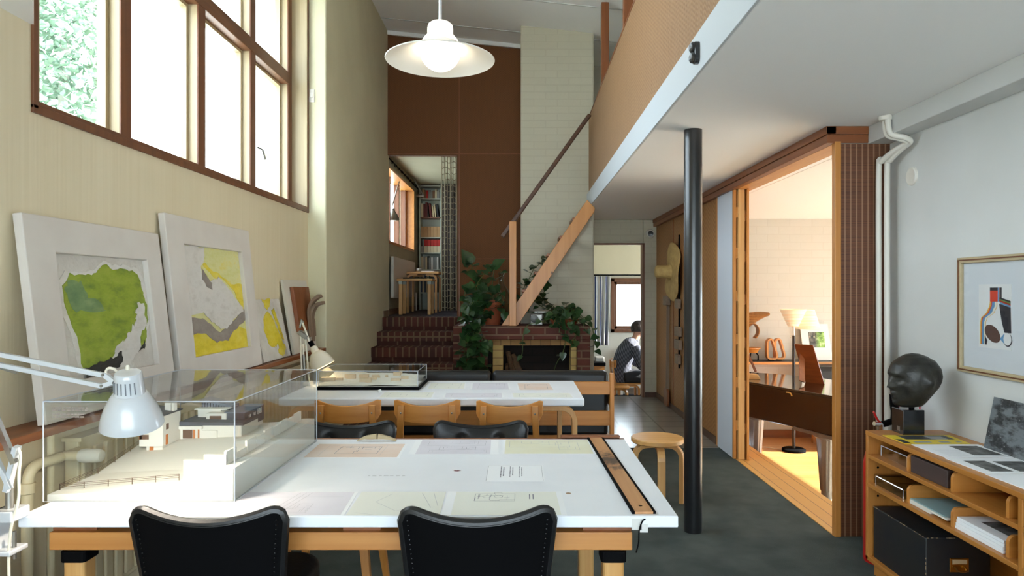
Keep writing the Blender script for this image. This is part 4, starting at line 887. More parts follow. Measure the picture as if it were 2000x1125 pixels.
# ------------------------------------------------------------------ right side: bookcase and what is on it
BX0, BX1, BY0, BY1, BZ = 1.777, 2.175, 1.0, 3.52, .732
bc = thing('low_bookcase', 'low birch bookcase along the right wall with open paper shelves', 'bookcase', (1.97,2.26,0))
sh = W('shelf','Y')
MB().box(BX0,BX1,BY0,BY1,BZ-.022,BZ).build('top_board', sh, bc, bevel=.002)
for y in (BY1-.022, 2.42, BY0): MB().box(BX0+.001,BX1,y,y+.022,.07,BZ-.022).build('side_panel', W('shelf','Z'), bc, bevel=.002)
for z in (.613, .467): 
    for a, b in ((2.442,BY1-.022),(BY0+.022,2.42)): MB().box(BX0+.001,BX1-.012,a,b,z-.02,z).build('shelf', sh, bc, bevel=.002)
MB().box(BX0+.001,BX1,BY0,BY1,.07,.092).build('bottom_board', sh, bc, bevel=.002)
MB().box(BX0+.03,BX1,BY0+.02,BY1-.03,0,.07).build('plinth', W('shelf','Y'), bc)
MB().box(BX1-.012,BX1,BY0+.02,BY1-.022,.092,BZ-.022).build('back_panel', sh, bc)
for z in (.613, .467):
    for y in (3.175, 2.85, 2.525): 
        P = [(1.795,0),(2.16,0),(2.16,.082),(1.822,.082)]+[(1.822-.027*math.sin(a*PI/10), .055+.027*math.cos(a*PI/10)) for a in range(1,6)]
        MB().prism(P, (0,y,z), (1,0,0), (0,0,1), .016).build('divider', W('honey','X'), bc)
m = MB()
for z in (.575,.545,.43,.40): m.lathe([(0,0),(.006,0),(.006,.001),(0,.001)], (1.83,BY1-.0225,z), 10, (0,-1,0))
m.build('peg_hole', BLKSAT, bc)
# on the shelves
ab = thing('acrylic_box', 'small clear acrylic box at the far end of the upper shelf', 'box', (1.95,3.36,.613))
for b in ((1.83,2.08,3.235,3.239),(1.83,2.08,3.461,3.465),(1.83,1.834,3.239,3.461),(2.076,2.08,3.239,3.461)): MB().box(*b,.6135,.66).build('side', ACRYL, ab)
MB().box(1.83,2.08,3.235,3.465,.66,.664).build('lid', ACRYL, ab)
m = MB()
for q in ((1.83,3.235),(1.83,3.465),(2.08,3.235)): m.tube([(*q,.614),(*q,.664)], .002, 5)
m.tube([(1.83,3.235,.664),(1.83,3.465,.664)], .002, 5).tube([(1.83,3.235,.664),(2.08,3.235,.664)], .002, 5); m.build('edge', ACEDGE, ab)
MB().box(1.802,2.12,2.885,3.155,.614,.69).build('document_box', plain('dark_brown_card', srgb(74,58,54), .6), None, 'dark brown flat box on the upper bookcase shelf', 'box', bevel=.003)
gt = thing('glass_tray', 'flat glass case with chrome edges on the middle shelf', 'case', (1.95,3.35,.467))
MB().box(1.805,2.10,3.22,3.47,.4675,.508).build('glass_body', clear('grey_glass', (.80,.83,.83)), gt)
m = MB()
c4 = [(1.805,3.22),(2.10,3.22),(2.10,3.47),(1.805,3.47)]
for i in range(4): m.tube([(*c4[i],.510),(*c4[(i+1)%4],.510)], .004, 6); m.tube([(*c4[i],.468),(*c4[i],.51)], .003, 6)
m.build('metal_edge', CHROME, gt)
MB().box(1.80,2.12,3.0,3.165,.468,.478).box(1.80,2.12,2.885,3.165,.478,.486).build('paper_stack', plain('white_card', srgb(222,220,212), .8), None, 'thin white paper stack under the pale blue folder', 'papers', bevel=.001)
MB().box(1.803,2.12,2.90,3.165,.4865,.492).build('folder', plain('pale_blue_folder', srgb(140,168,170), .7), None, 'pale blue folder on the middle bookcase shelf', 'folder', bevel=.001)
BWP = NT('aerial_photograph'); p_ = BWP.xyz(BWP.tc.outputs['Object'])
f1 = BWP.noise(BWP.mapping((9,9,22)), 1.0, 9, .62); f2 = BWP.noise(BWP.mapping((60,60,90)), 1.0, 3, .7)
msk = BWP.ramp(f1, [(.44,(0,0,0)),(.56,(1,1,1))]); BWP.col(BWP.mix(msk, srgb(108,114,118), BWP.ramp(f2, [(.4, srgb(30,32,34)),(.62, srgb(60,62,64)),(.72, srgb(150,152,152))]))); BWP.set(BWP.b, Roughness=.5); BWP = BWP.mat
BWD = plain('dark_photo_print', srgb(46,46,48), .5, c2=srgb(120,122,122), ns=22)
ps = thing('print_stack', 'thick white stack of prints, dark photo on top, middle bookcase shelf', 'papers', (1.96,2.69,.467))
for i in range(4): MB().box(1.80+.003*i,2.13,2.55+.004*(i%2),2.83,.468+.012*i,.479+.012*i).build('paper_bundle', PAPERW, ps)
MB().box(1.86,2.09,2.60,2.76,.5151,.5156).build('photo', BWD, ps)
tr = thing('storage_trunk', 'black worn storage trunk with a brass handle plate in the lower bay', 'trunk', (1.94,3.26,.092))
MB().box(1.80,2.09,3.035,3.485,.092,.352).build('body', plain('black_fibreboard', (.008,.009,.012), .55, c2=(.014,.013,.012), ns=12), tr, bevel=.006)
m = MB()
for a, b in (((1.80,3.036),(1.80,3.485)),((1.80,3.036),(2.09,3.036))):
    r = random.Random(2)
    for i in range(16): 
        s0 = r.random(); s1 = min(1, s0+r.uniform(.005,.04)); A0 = V((*a,.3505)).lerp(V((*b,.3505)), s0); A1 = V((*a,.3505)).lerp(V((*b,.3505)), s1); m.tube([A0,A1], r.uniform(.0008,.0018), 5)
for i in range(7): z = rnd(.12,.33); m.tube([(1.8012,3.0362,z),(1.8012,3.0362,z+rnd(.005,.02))], .0014, 5)
m.build('worn_edge', plain('worn_card', srgb(160,136,104), .8), tr)
hp_ = MB().box(1.905,1.99,3.030,3.035,.20,.262).build('handle_plate', BRASS, tr, bevel=.002)
MB().box(1.915,1.98,3.0275,3.0301,.237,.257).build('label_card', plain('aged_label', srgb(196,170,128), .8), hp_); MB().tube(smooth_path([(1.925,3.028,.225),(1.93,3.008,.214),(1.965,3.008,.214),(1.97,3.028,.225)]), .004, 8).build('pull', BRASS, hp_, smooth=True)
# on top
ZB = BZ+.0004
YELP = plain('yellow_poster', srgb(222,196,52), .55)
m = MB(); m.slot(0).prism([(1.80,3.195),(2.105,3.195),(2.125,3.385),(1.795,3.385)], (0,0,ZB), (1,0,0), (0,1,0), .0025)
def flat(m, x0, x1, y0, y1, z): m.add([(x0,y0,z),(x1,y0,z),(x1,y1,z),(x0,y1,z)], [(0,1,2,3)])
m.slot(1); flat(m,1.855,2.09,3.285,3.375,ZB+.0028); m.slot(2); flat(m,1.98,2.0,3.29,3.36,ZB+.003); flat(m,2.0,2.06,3.285,3.35,ZB+.003)
m.slot(2); flat(m,1.86,1.94,3.215,3.245,ZB+.0028); flat(m,1.98,2.03,3.215,3.25,ZB+.0028); flat(m,2.06,2.085,3.22,3.25,ZB+.0028); m.slot(1); flat(m,1.803,1.835,3.20,3.29,ZB+.0028)
m.build('poster', [YELP, plain('dark_print', srgb(58,60,62), .5), plain('grey_print_light', srgb(150,152,150), .6)], None, 'yellow and black printed poster lying beside the bronze head', 'poster')
def topsheet(lb, x0, x1, y0, y1, ph, lines=0):
    m = MB(); m.slot(0).prism([(x0,y0),(x1,y0),(x1+.01,y1),(x0-.005,y1)], (0,0,ZB), (1,0,0), (0,1,0), .003)
    for a in ph: m.slot(1); flat(m,*a,ZB+.0034)
    r = random.Random(int(y0*100)); m.slot(2)
    for i in range(lines): line(m, x0+.03, y0+.03+i*.014, x0+.03+r.uniform(.06,.12), y0+.03+i*.014, ZB+.0034, .0015)
    return m.build('printed_sheet', [PAPERW, BWD, INKL], None, lb, 'sheet')
topsheet('white sheet with one dark photograph, next to the yellow poster', 1.825, 2.12, 2.93, 3.18, [(1.97,2.10,2.965,3.145)], 9)
topsheet('white sheet with two dark photographs in front of the leaning aerial view', 1.82, 2.14, 2.675, 2.92, [(1.86,1.95,2.70,2.87),(1.975,2.10,2.70,2.86)])
topsheet('plain white drawing at the right picture edge on the bookcase', 1.82, 2.14, 2.40, 2.665, [], 5)
up = V((.048,0,.232)); L = up.length; up.normalize(); n = V((0,1,0)).cross(up); n = n if n.x < 0 else -n
m = MB(); lay(m, V((2.12,2.62,BZ+.001)), V((0,1,0)), up, n, [(0,0),(.50,0),(.50,L),(0,L)], 0, .005)
m.build('aerial_photo_print', BWP, None, 'black and white aerial photograph of islands leaning on the right wall', 'photograph')
# bronze head
bh = thing('bronze_head', 'dark bronze head sculpture on a black block, on the bookcase', 'sculpture', (1.96,3.45,BZ))
BRONZE = plain('dark_bronze', srgb(34,33,31), .42, .3, c2=srgb(56,54,48), ns=14, bump=.5, bs=22)
MB().box(1.905,2.012,3.40,3.505,BZ,.855).build('block', plain('black_stone', (.014,.014,.015), .15, coat=.4), bh, bevel=.002)
MB().box(1.9045,1.905,3.43,3.455,.745,.768).build('small_plate', STEEL, bh)
MB().tube([(1.975,3.45,.855),(1.975,3.45,.90)], .013, 12).build('rod', BLKSAT, bh, smooth=True)
HT = [(1.06,0,0,0),(1.02,.25,.28,.22),(.9,.48,.55,.44),(.7,.76,.86,.66),(.4,.90,1.05,.78),(.1,.90,1.09,.80),(-.1,.88,1.03,.78),(-.3,.88,.90,.74),(-.5,.87,.68,.66),(-.7,.85,.46,.56),(-.88,.76,.30,.42),(-1.0,.52,.2,.26),(-1.04,0,0,0)]
def headmesh(c, R, yaw, pitch, ears=1.0):
    m = MB(); n, k = 64, 56; vs = []
    g = lambda a, b, s: math.exp(-(a*a+b*b)/(s*s))
    def tab(z):
        for p, q in zip(HT, HT[1:]):
            if z >= q[0]: t = (p[0]-z)/(p[0]-q[0]); return [p[i]+(q[i]-p[i])*t for i in (1,2,3)]
        return [0,0,0]
    for i in range(k+1):
        z = 1.055*math.cos(PI*i/k)+.005; xf, xb, w = tab(max(-1.04,min(1.06,z)))
        for j in range(n):
            a = 2*PI*j/n; ca, sa = math.cos(a), math.sin(a); x = (xf if ca > 0 else xb)*ca; y = w*sa
            if ca > 0:
                f = min(1, ca*1.6)
                nz = 0 if z > .22 or z < -.27 else (.04+.22*(.22-z)/.40 if z > -.18 else .26*(z+.27)/.09)
                x += nz*math.exp(-(y/(.10+.05*max(0,-z*3)))**2)
                x += f*(-.13*sum(g(y-e*.29, z-.14, .15) for e in (-1,1))+.075*sum(g(y-e*.28, z-.12, .085) for e in (-1,1))+.07*sum(g((y-e*.28)*.6, z-.29, .09) for e in (-1,1)))
                x += f*(.09*g(y*.55, z+.43, .075)+.085*g(y*.6, z+.56, .07)-.05*g(y*.5, z+.495, .035)+.11*g(y, z+.82, .17)-.05*g(y*.6, z+.67, .07)+.05*sum(g(y-e*.46, z+.10, .16) for e in (-1,1)))
            for e in (-1,1):
                if sa*e > .7: y += e*.15*ears*g((ca+.12)*.8, (z+.04)*.55, .13)
            vs.append(V((x,y,z))*R)
    M_ = MX.Rotation(yaw,3,'Z') @ MX.Rotation(pitch,3,'Y'); c = V(c); fs = []
    for i in range(k):
        for j in range(n): fs.append((i*n+j, i*n+(j+1)%n, (i+1)*n+(j+1)%n, (i+1)*n+j))
    m.add([c+M_ @ p for p in vs], fs); return m
headmesh((1.985,3.45,.998), .130, math.radians(186), math.radians(4)).build('head', BRONZE, bh, smooth=80)
# fire extinguisher behind the bookcase
fx = thing('fire_extinguisher', 'red fire extinguisher behind the far end of the bookcase', 'extinguisher', (1.925,3.66,0))
REDP = plain('red_enamel', srgb(190,26,22), .3, coat=.3)
MB().lathe([(0,0),(.078,0),(.082,.01),(.082,.52),(.07,.58),(.035,.63),(.025,.65),(0,.65)], (1.925,3.66,0), 30).build('cylinder', REDP, fx, smooth=45)
MB().tube([(1.925,3.66,.65),(1.925,3.66,.735)], .02, 12).tube([(1.885,3.64,.742),(1.97,3.67,.73)], .012, 10).build('valve', CHROME, fx, smooth=True)
MB().sweep(smooth_path([(1.93,3.66,.742),(1.905,3.65,.765),(1.882,3.64,.805)]), .022, .010, (.3,1,0)).build('lever', REDP, fx, bevel=.002)
MB().tube(smooth_path([(1.94,3.66,.735),(1.975,3.66,.745),(2.0,3.66,.76),(2.0,3.655,.82)]), .017, 10).build('hose', BLKSAT, fx, smooth=True)
MB().lathe([(0,0),(.018,0),(.022,.03),(.024,.085),(0,.085)], (2.0,3.655,.81), 16).build('nozzle', BLKSAT, fx, smooth=40)
sg = thing('safety_sign', 'white and red folded sign on the wall behind the bronze head', 'sign', (2.11,3.72,.80))
MB().box(2.04,2.179,3.72,3.724,.775,.90).build('plate', PAPERW, sg); MB().box(2.06,2.16,3.7185,3.72,.845,.865).box(2.05,2.09,3.7185,3.72,.785,.825).box(2.17,2.178,3.7185,3.72,.775,.90).build('red_print', plain('red_print', srgb(190,30,50), .6), sg)
# framed print on the right wall
fp = thing('framed_print', 'framed abstract print in a pale wood frame on the right wall', 'picture', (2.17,3.0,1.05))
fy0, fy1, fz0, fz1 = 2.62, 3.375, 1.055, 1.612; xw = 2.178
m = MB(); w = .028
m.box(xw-.022,xw,fy0,fy0+w,fz0,fz1).box(xw-.022,xw,fy1-w,fy1,fz0,fz1).box(xw-.022,xw,fy0+w,fy1-w,fz0,fz0+w).box(xw-.022,xw,fy0+w,fy1-w,fz1-w,fz1); m.build('frame', W('pale','Y'), fp, bevel=.002)
m = MB().box(xw-.026,xw-.022,fy0+.010,fy0+.016,fz0+.01,fz1-.01).box(xw-.026,xw-.022,fy1-.016,fy1-.010,fz0+.01,fz1-.01).box(xw-.026,xw-.022,fy0+.01,fy1-.01,fz0+.010,fz0+.016).box(xw-.026,xw-.022,fy0+.01,fy1-.01,fz1-.016,fz1-.010); m.build('frame_bead', W('frame','Y'), fp)
MB().box(xw-.006,xw-.002,fy0+w,fy1-w,fz0+w,fz1-w).build('mat_board', plain('pale_grey_mat', srgb(214,219,224), .8), fp)
# print: u runs from far (left in view) to near; v up
ox, oy, oz, uw, vh = xw-.0075, 3.235, 1.185, .215, .295
def pp(m, pts, h): m.add([(ox-h, oy-u*uw, oz+v*vh) for u, v in pts], [list(range(len(pts)))])
m = MB(); m.slot(0).box(ox,xw-.006,oy-uw,oy,oz,oz+vh)
def band(m, a, b, h):
    pp(m, a+b[::-1], h)
m.slot(1); pp(m,[(.36,.73),(.60,.73),(.60,.90),(.36,.90)],.0002); m.slot(2); pp(m,[(.36,.90),(.60,.90),(.60,.95),(.36,.95)],.0002)
for i, (sl, a, b) in enumerate(((3,.60,.635),(4,.635,.66),(5,.66,.68),(2,.68,.72))): m.slot(sl); pp(m,[(a,.73),(b,.73),(b,.95),(a,.95)],.0002)
for i, (sl, d) in enumerate(((2,0),(6,.025),(1,.045),(3,.07))): m.slot(sl); pp(m,[(.66,.80-d-.03),(.66,.80-d),(.98,.745-d),(.98,.715-d)],.0003)
m.slot(2); pp(m,[(.64,.70),(.98,.655),(1.0,.26),(.80,.26),(.72,.42),(.67,.58)],.0002)
C_ = lambda o_: [(.36+o_*.9,.73),(.34+o_,.66),(.24+o_,.55),(.08+o_*.8,.47),(.05+o_*.75,.40),(.05+o_*.7,.05)]
for sl, a, b in ((7,.0,.045),(1,.045,.08),(3,.08,.17),(8,.17,.21),(7,.23,.25)): m.slot(sl); band(m, C_(a), C_(b), .0003)
m.slot(9); pp(m, [(.44+.24*math.cos(a)-.04*math.sin(a), .23+.135*math.sin(a)-.03*math.cos(a)) for a in [i*PI/16 for i in range(32)]], .0005); m.slot(2); pp(m,[(.20,.05),(.26,.05),(.28,.12),(.2,.2)],.0006)
m.slot(3); pp(m,[(.66,.16),(.80,.25),(.84,.07)],.0005); m.slot(2); pp(m,circ(.90,.155,.125,24,.105),.0006); m.slot(0); pp(m,circ(.89,.165,.115,24,.095),.0008)
m.build('print', [plain('print_paper', srgb(226,228,228), .7)]+[plain('print_%s' % n_, srgb(*c), .6) for n_, c in (('red',(206,62,36)),('black',(38,36,44)),('blue',(96,146,190)),('brown',(140,96,84)),('grey',(120,124,130)),('green',(120,150,70)),('ochre',(222,172,60)),('cream',(232,228,206)),('umber',(88,62,52)))], fp)
MB().box(xw-.014,xw-.012,fy0+w,fy1-w,fz0+w,fz1-w).build('glazing', clear('picture_glass', (.99,.99,.99), .02, 1.45, .7), fp)
# pipes, round cover, sensor, speaker
for dx, lb in ((0,'white pipe kinked under the beam in the right corner, left one'),(.032,'white pipe kinked under the beam in the right corner, right one')):
    P = smooth_path([(2.09+dx,3.985-dx,0),(2.09+dx,3.985-dx,1.2),(2.09+dx,3.985-dx,2.13),(2.095+dx,3.96-dx,2.20),(2.115+dx*.6,3.86-dx,2.245),(2.135+dx*.3,3.775-dx*.5,2.27),(2.10+dx*.3,3.78-dx,2.292),(2.045,3.80-dx,2.315),(2.028,3.80-dx,2.37),(2.028,3.80-dx,2.42)], 6)
    MB().tube(P, .0155, 12).build('heating_pipe', PIPEW, None, lb, 'pipe', smooth=True)
MB().lathe([(0,0),(.034,0),(.034,.022),(0,.022)], (2.022,3.785,2.395), 20).build('pipe_collar', PIPEW, None, 'white collar where the kinked pipes meet the ceiling', 'pipe collar', smooth=40)
MB().lathe([(0,0),(.052,0),(.05,.008),(.044,.012),(.03,.010),(0,.010)], (2.18,3.80,2.087), 28, (-1,0,0)).build('round_cover', PIPEW, None, 'round white blank cover plate high on the right wall', 'cover plate', smooth=40)
sn = thing('projector_sensor', 'black double-lens device on the white gallery edge', 'sensor', (XB,3.05,2.5))
c = at(1361,107,3.05); c.x = XB
MB().prism([(c.y-.05+a, b) for a, b in rrect(0,.055,-.048,.048,.02,5)], (XB-.004,0,c.z), (0,1,0), (0,0,1), -.03).build('housing', BLACKP, sn, bevel=.005)
for dz in (-.022,.024): MB().lathe([(0,0),(.024,0),(.024,.012),(.018,.018),(0,.014)], (XB-.03,c.y-.022,c.z+dz), 20, (-1,-.3,0)).build('lens', BLACKP, sn, smooth=40)
MB().box(XB-.006,XB+.001,c.y-.05,c.y,c.z-.03,c.z+.03).build('bracket', BLKSAT, sn)
sk = thing('security_camera', 'small white round camera on the wall above the passage door', 'camera', at(1269,457,9.25))
c = at(1269,457,9.30); MB().lathe([(0,0),(.06,0),(.062,.03),(.05,.06),(0,.06)], c, 24, (0,-1,0)).build('housing', PIPEW, sk, smooth=40); MB().lathe([(0,0),(.04,0),(.038,.012),(0,.018)], c+V((0,-.055,0)), 20, (-.2,-1,0)).build('lens', BLACKP, sk, smooth=40)
# sliding door leaves in the opening
sd = thing('sliding_door', 'slatted folding door leaves pushed back, one with a white face', 'door', (1.88,6.1,.006))
MB().box(1.832,1.85,5.90,6.355,.006,2.32).build('white_panel', plain('bluish_white_panel', srgb(206,212,222), .6), sd)
MB().box(1.828,1.852,5.865,5.90,.006,2.32).build('leaf_stile', W('honey','Z'), sd, bevel=.002); MB().box(1.863,1.917,5.84,6.34,.006,2.32).build('leaf_stile', W('birch','Z'), sd, bevel=.002); MB().box(1.93,1.948,5.82,6.34,.006,2.32).build('leaf_stile', W('honey','Z'), sd, bevel=.002)
for z in (.25,.62,.99,1.36,1.73,2.08):
    MB().box(1.852,1.863,5.865,5.90,z,z+.09).build('spacer', W('honey','Z'), sd); MB().box(1.917,1.93,5.86,5.90,z-.03,z+.06).build('spacer', W('honey','Z'), sd)
# hat and long wooden tools on the woven wall
ht = thing('straw_hat', 'wide straw hat hung on the woven wall behind the black column', 'hat', (1.8,8.1,1.67))
STRAW = plain('pale_straw', srgb(198,166,104), .7, c2=srgb(176,142,82), ns=14, bump=.9, bs=60)
def hf(u, v):
    a = 2*PI*u; r = .085+.265*v; w_ = .016*math.sin(3*a+.6)*v+.008*math.cos(5*a)*v*v
    return (1.785+.02*v+w_, 8.12+r*math.cos(a)*1.05, 1.675+r*math.sin(a))
MB().grid(hf, 64, 16).build('brim', STRAW, ht, smooth=True, solid=.008)
MB().lathe([(.0,.185),(.06,.183),(.074,.165),(.076,.06),(.088,.0)], (1.785,8.12,1.675), 28, (-1,0,.02)).build('crown', STRAW, ht, smooth=60)
t1 = thing('wooden_rake', 'long wooden paddle tool leaning on the woven wall below the hat', 'tool', (1.82,8.47,0))
MB().beam((1.815,8.47,.02), (1.83,8.47,1.36), .035, .02, (0,1,0)).build('handle', W('grey','Z'), t1); MB().box(1.78,1.845,8.40,8.56,1.27,1.39).build('head', W('grey','Y'), t1, bevel=.008); MB().prism(rrect(8.38,8.58,.0,.22,.05), (1.795,0,.02), (0,1,0), (0,0,1), .03).build('blade', W('teak','Z'), t1, bevel=.006)
t2_ = thing('hanging_blocks', 'string of flat wooden blocks hanging on the woven wall', 'wooden blocks', (1.83,7.9,.6))
MB().tube([(1.84,7.92,2.1),(1.838,7.92,.55)], .010, 8).build('rod', BLKSAT, t2_)
for z, w in ((1.30,.10),(.98,.14),(.83,.15),(.66,.10)): MB().box(1.80,1.838,7.92-w,7.92+w*.7,z-.055,z+.055).build('block', W('grey','Y'), t2_, bevel=.006)
# ------------------------------------------------------------------ fireplace, ladder stair, plants
FX0, FX1, FYf, FZ = -.755, .775, 7.60, 1.06
fpl = thing('brick_fireplace', 'red brick fireplace with a yellow brick surround behind the sofa', 'fireplace', (0,7.9,0))
MB().box(FX0,-.37,FYf,8.15,0,.905).build('pier', RBRICK, fpl, bevel=.006); MB().box(.63,FX1,FYf,8.15,0,.905).build('pier', RBRICK, fpl, bevel=.006)
MB().box(FX0,FX1,FYf-.004,8.148,.905,FZ).build('mantel', RBRICK, fpl, bevel=.012)
S(MB().box(FX0,-.002,8.15,8.8,0,FZ), 'wall_fireplace_side', RBRICK)
MB().box(-.37,.63,7.68,7.76,.835,.905).build('lintel', YBRICK_L, fpl, bevel=.005)
MB().box(-.315,-.20,7.67,8.05,0,.835).build('surround', YBRICK, fpl, bevel=.006); MB().box(.565,.63,7.67,8.05,0,.835).build('surround', YBRICK, fpl, bevel=.006)
MB().box(-.37,-.315,7.72,8.05,0,.835).build('recess', SOOT, fpl)
MB().box(-.2,.565,8.0,8.1,0,.835).box(-.2,.565,7.76,8.0,.83,.90).box(-.2,.565,7.6,8.0,.0,.30).build('firebox', SOOT, fpl)
MB().box(-.37,.63,8.05,8.15,0,.9).build('fireback', SOOT, fpl)
LOG = plain('split_firewood', srgb(120,92,66), .85, c2=srgb(84,62,46), ns=20, bump=.5)
for i, (a, b, r) in enumerate((((-.12,7.86,.32),(-.06,7.93,.62),.035),((-.05,7.80,.33),(-.15,7.95,.74),.03),((.06,7.80,.33),(-.10,7.96,.70),.04),((-.16,7.84,.32),(-.15,7.95,.60),.03))):
    MB().tube([a, V(a).lerp(V(b),.5)+V((.005,0,0)), b], [r,r*1.05,r*.95], 8).build('firewood_log', LOG, None, 'split firewood log leaning at the left inside the fireplace', 'log', 'firewood logs', smooth=40)
# ladder stair
ls = thing('ladder_stair', 'steep pine stair rising over the fireplace to the gallery', 'stairs', (.3,7.7,FZ))
q0a, q0b, q1a, q1b = at(979,636,7.64), at(1011,636,7.64), at(1163,409,7.64), at(1147,393,7.64)
P = [(p.x, p.z) for p in (q0a, q0b, at(1161,413,7.64), at(1162,406,7.64), at(1147,390,7.64))]
MB().prism(P, (0,7.64,0), (1,0,0), (0,0,1), -.045).build('stringer', W('pine','Z'), ls, bevel=.004)
MB().prism(P, (0,8.09,0), (1,0,0), (0,0,1), -.045).build('stringer', W('pine','Z'), ls, bevel=.004)
for px, py in ((1118,430),(1094,464),(1070,498),(1046,532),(1022,566),(1003,594)):
    c = at(px, py, 7.9); MB().box(c.x-.02,c.x+.16,7.66,8.12,c.z-.03,c.z+.005).build('tread', W('teak','Y'), ls, bevel=.008)
MB().box((995-CX)*7.59/F,(1008.5-CX)*7.59/F,7.56,7.632,FZ,at(0,433,7.6).z).build('newel_post', W('pine','Z'), ls, bevel=.004)
MB().beam(at(981,463,7.60), at(1152,224,7.60), .045, .055, (0,1,0)).build('handrail', W('dark','X'), ls, bevel=.012)
# leaves
def leaf(m, p, d, up, s):
    d = V(d).normalized(); sd = d.cross(V(up)).normalized(); n_ = sd.cross(d).normalized(); b = len(m.v)
    O = [(0,0,0),(-.06,.30,.03),(.12,.46,.05),(.45,.42,.03),(.78,.20,-.03),(1.05,0,-.10),(.78,-.20,-.03),(.45,-.42,.03),(.12,-.46,.05),(-.06,-.30,.03)]
    mid = [(.0,0,-.02),(.35,0,-.06),(.7,0,-.09)]
    vs = [V(p)+d*(a*s)+sd*(c*s)+n_*(h*s) for a, c, h in O+mid]
    m.add(vs, [(0,1,2,10),(10,2,3,11),(11,3,4,12),(12,4,5),(5,6,12),(12,6,7,11),(11,7,8,10),(10,8,9,0)])
def vine(leaves, stems, pts, s0, s1, step, seed, out=(0,-1,0), spread=.05):
    r = random.Random(seed); P = smooth_path(pts, 8); stems.tube(P, .0045, 5)
    acc = 0
    for a, b in zip(P, P[1:]):
        acc += (b-a).length
        if acc > step:
            acc = 0; d = V((r.uniform(-1,1), -r.uniform(.2,1), r.uniform(-.9,.25))); q = b+V((r.uniform(-1,1)*spread, -abs(r.uniform(0,1))*spread, r.uniform(-1,1)*spread))
            stems.tube([b,q], .0028, 4); leaf(leaves, q, d, (r.uniform(-.5,.5), -.6, 1), r.uniform(s0,s1))
pt = thing('pothos_plant', 'tall trailing pothos in a terracotta pot at the left of the mantel', 'potted plant', at(965,633,7.85))
pc = at(962,632,7.85); pc.z = FZ
MB().lathe([(.0,0),(.085,0),(.122,.235),(.14,.24),(.142,.285),(.126,.287),(.112,.25),(0,.245)], pc, 32).build('pot', TERRA, pt, smooth=40)
MB().lathe([(0,.244),(.11,.244),(.11,.25),(0,.252)], pc, 20).build('soil', plain('dark_soil', srgb(44,32,24), .95), pt)
lv, stn = MB(), MB(); Yp = 7.72
for i, pts in enumerate(([(962,600,7.85),(945,560,7.75),(925,530,7.7),(917,500,7.7)],[(962,600,7.85),(962,550,7.8),(966,525,7.75),(970,512,7.75)],[(955,600,7.8),(940,570,7.7),(930,575,7.65),(915,600,7.55)],
        [(960,598,7.8),(975,575,7.75),(985,580,7.7),(978,600,7.7)],[(955,600,7.75),(930,600,7.5),(918,640,7.45),(915,722,7.45)],[(945,600,7.75),(930,612,7.5),(935,650,7.46),(938,726,7.45)],[(950,600,7.7),(925,590,7.48),(907,630,7.45),(908,690,7.44),(905,726,7.44)],
        [(948,605,7.7),(938,628,7.52),(942,665,7.46),(948,726,7.46)],[(950,598,7.7),(932,560,7.6),(945,535,7.65),(955,520,7.7)],[(950,600,7.7),(925,620,7.5),(928,680,7.44),(925,735,7.44)],[(945,605,7.7),(932,640,7.5),(936,690,7.45),(940,735,7.45)],[(950,598,7.7),(925,575,7.6),(912,560,7.6),(905,585,7.55)],[(945,598,7.65),(920,605,7.5),(912,660,7.44),(918,735,7.43)])):
    vine(lv, stn, [at(*q) for q in pts], .07, .115, .024, 30+i, spread=.075)
for a, b, s in (((919,515,7.7),(-.5,-.5,.9),.19),((965,520,7.72),(.9,-.5,.6),.15),((930,540,7.65),(-.8,-.7,.3),.15),((950,545,7.66),(.2,-1,-.3),.14)): leaf(lv, at(*a), b, (0,-1,.6), s)
lv.build('foliage', LEAF, pt, smooth=True)['kind'] = 'stuff'; stn.build('stems', STEM, pt)
p2 = thing('trailing_plant', 'low trailing ivy-leaved plant at the right of the mantel, climbing the stair', 'potted plant', at(1100,633,7.8))
c2 = at(1102,632,7.82); c2.z = FZ
MB().lathe([(0,0),(.13,0),(.165,.055),(.17,.065),(.155,.066),(.145,.05),(0,.048)], c2, 28).build('bowl', TERRA, p2, smooth=40)
lv, stn = MB(), MB()
for i, pts in enumerate(([(1100,620,7.8),(1090,600,7.75),(1075,615,7.65),(1062,630,7.58)],[(1100,620,7.8),(1110,598,7.75),(1125,612,7.7),(1146,630,7.6),(1158,645,7.58),(1160,690,7.56)],[(1102,620,7.8),(1100,605,7.7),(1095,625,7.55),(1092,650,7.54)],
        [(1102,620,7.8),(1115,605,7.7),(1120,625,7.55),(1125,655,7.54),(1110,668,7.52)],[(1098,622,7.8),(1082,600,7.85),(1070,590,8.0),(1060,575,8.05),(1072,560,8.05),(1068,545,8.05)],[(1104,620,7.8),(1090,612,7.62),(1080,640,7.52)],[(1100,618,7.8),(1118,600,7.7),(1138,620,7.62),(1140,640,7.56)],
        [(1095,618,7.75),(1105,608,7.62),(1112,640,7.53)],[(1095,612,7.8),(1060,600,7.95),(1028,570,7.95),(1040,530,7.98),(1055,515,8.0),(1070,505,8.0),(1078,490,8.0)],[(1095,615,7.8),(1050,612,7.95),(1018,600,7.95),(1024,560,7.98),(1036,545,7.98)],[(1100,618,7.7),(1104,640,7.53),(1102,680,7.53),(1088,708,7.55),(1082,725,7.6)],[(1095,615,7.7),(1060,628,7.6),(1026,640,7.54),(1020,690,7.55),(1012,705,7.55)],[(1100,615,7.78),(1092,605,7.7),(1086,622,7.6)],[(1100,615,7.78),(1116,604,7.7),(1128,630,7.58)])):
    vine(lv, stn, [at(*q) for q in pts], .06, .095, .035 if i not in (10,11) else .13, 60+i, spread=.05)
lv.build('foliage', LEAF, p2, smooth=True)['kind'] = 'stuff'; stn.build('stems', STEM, p2)
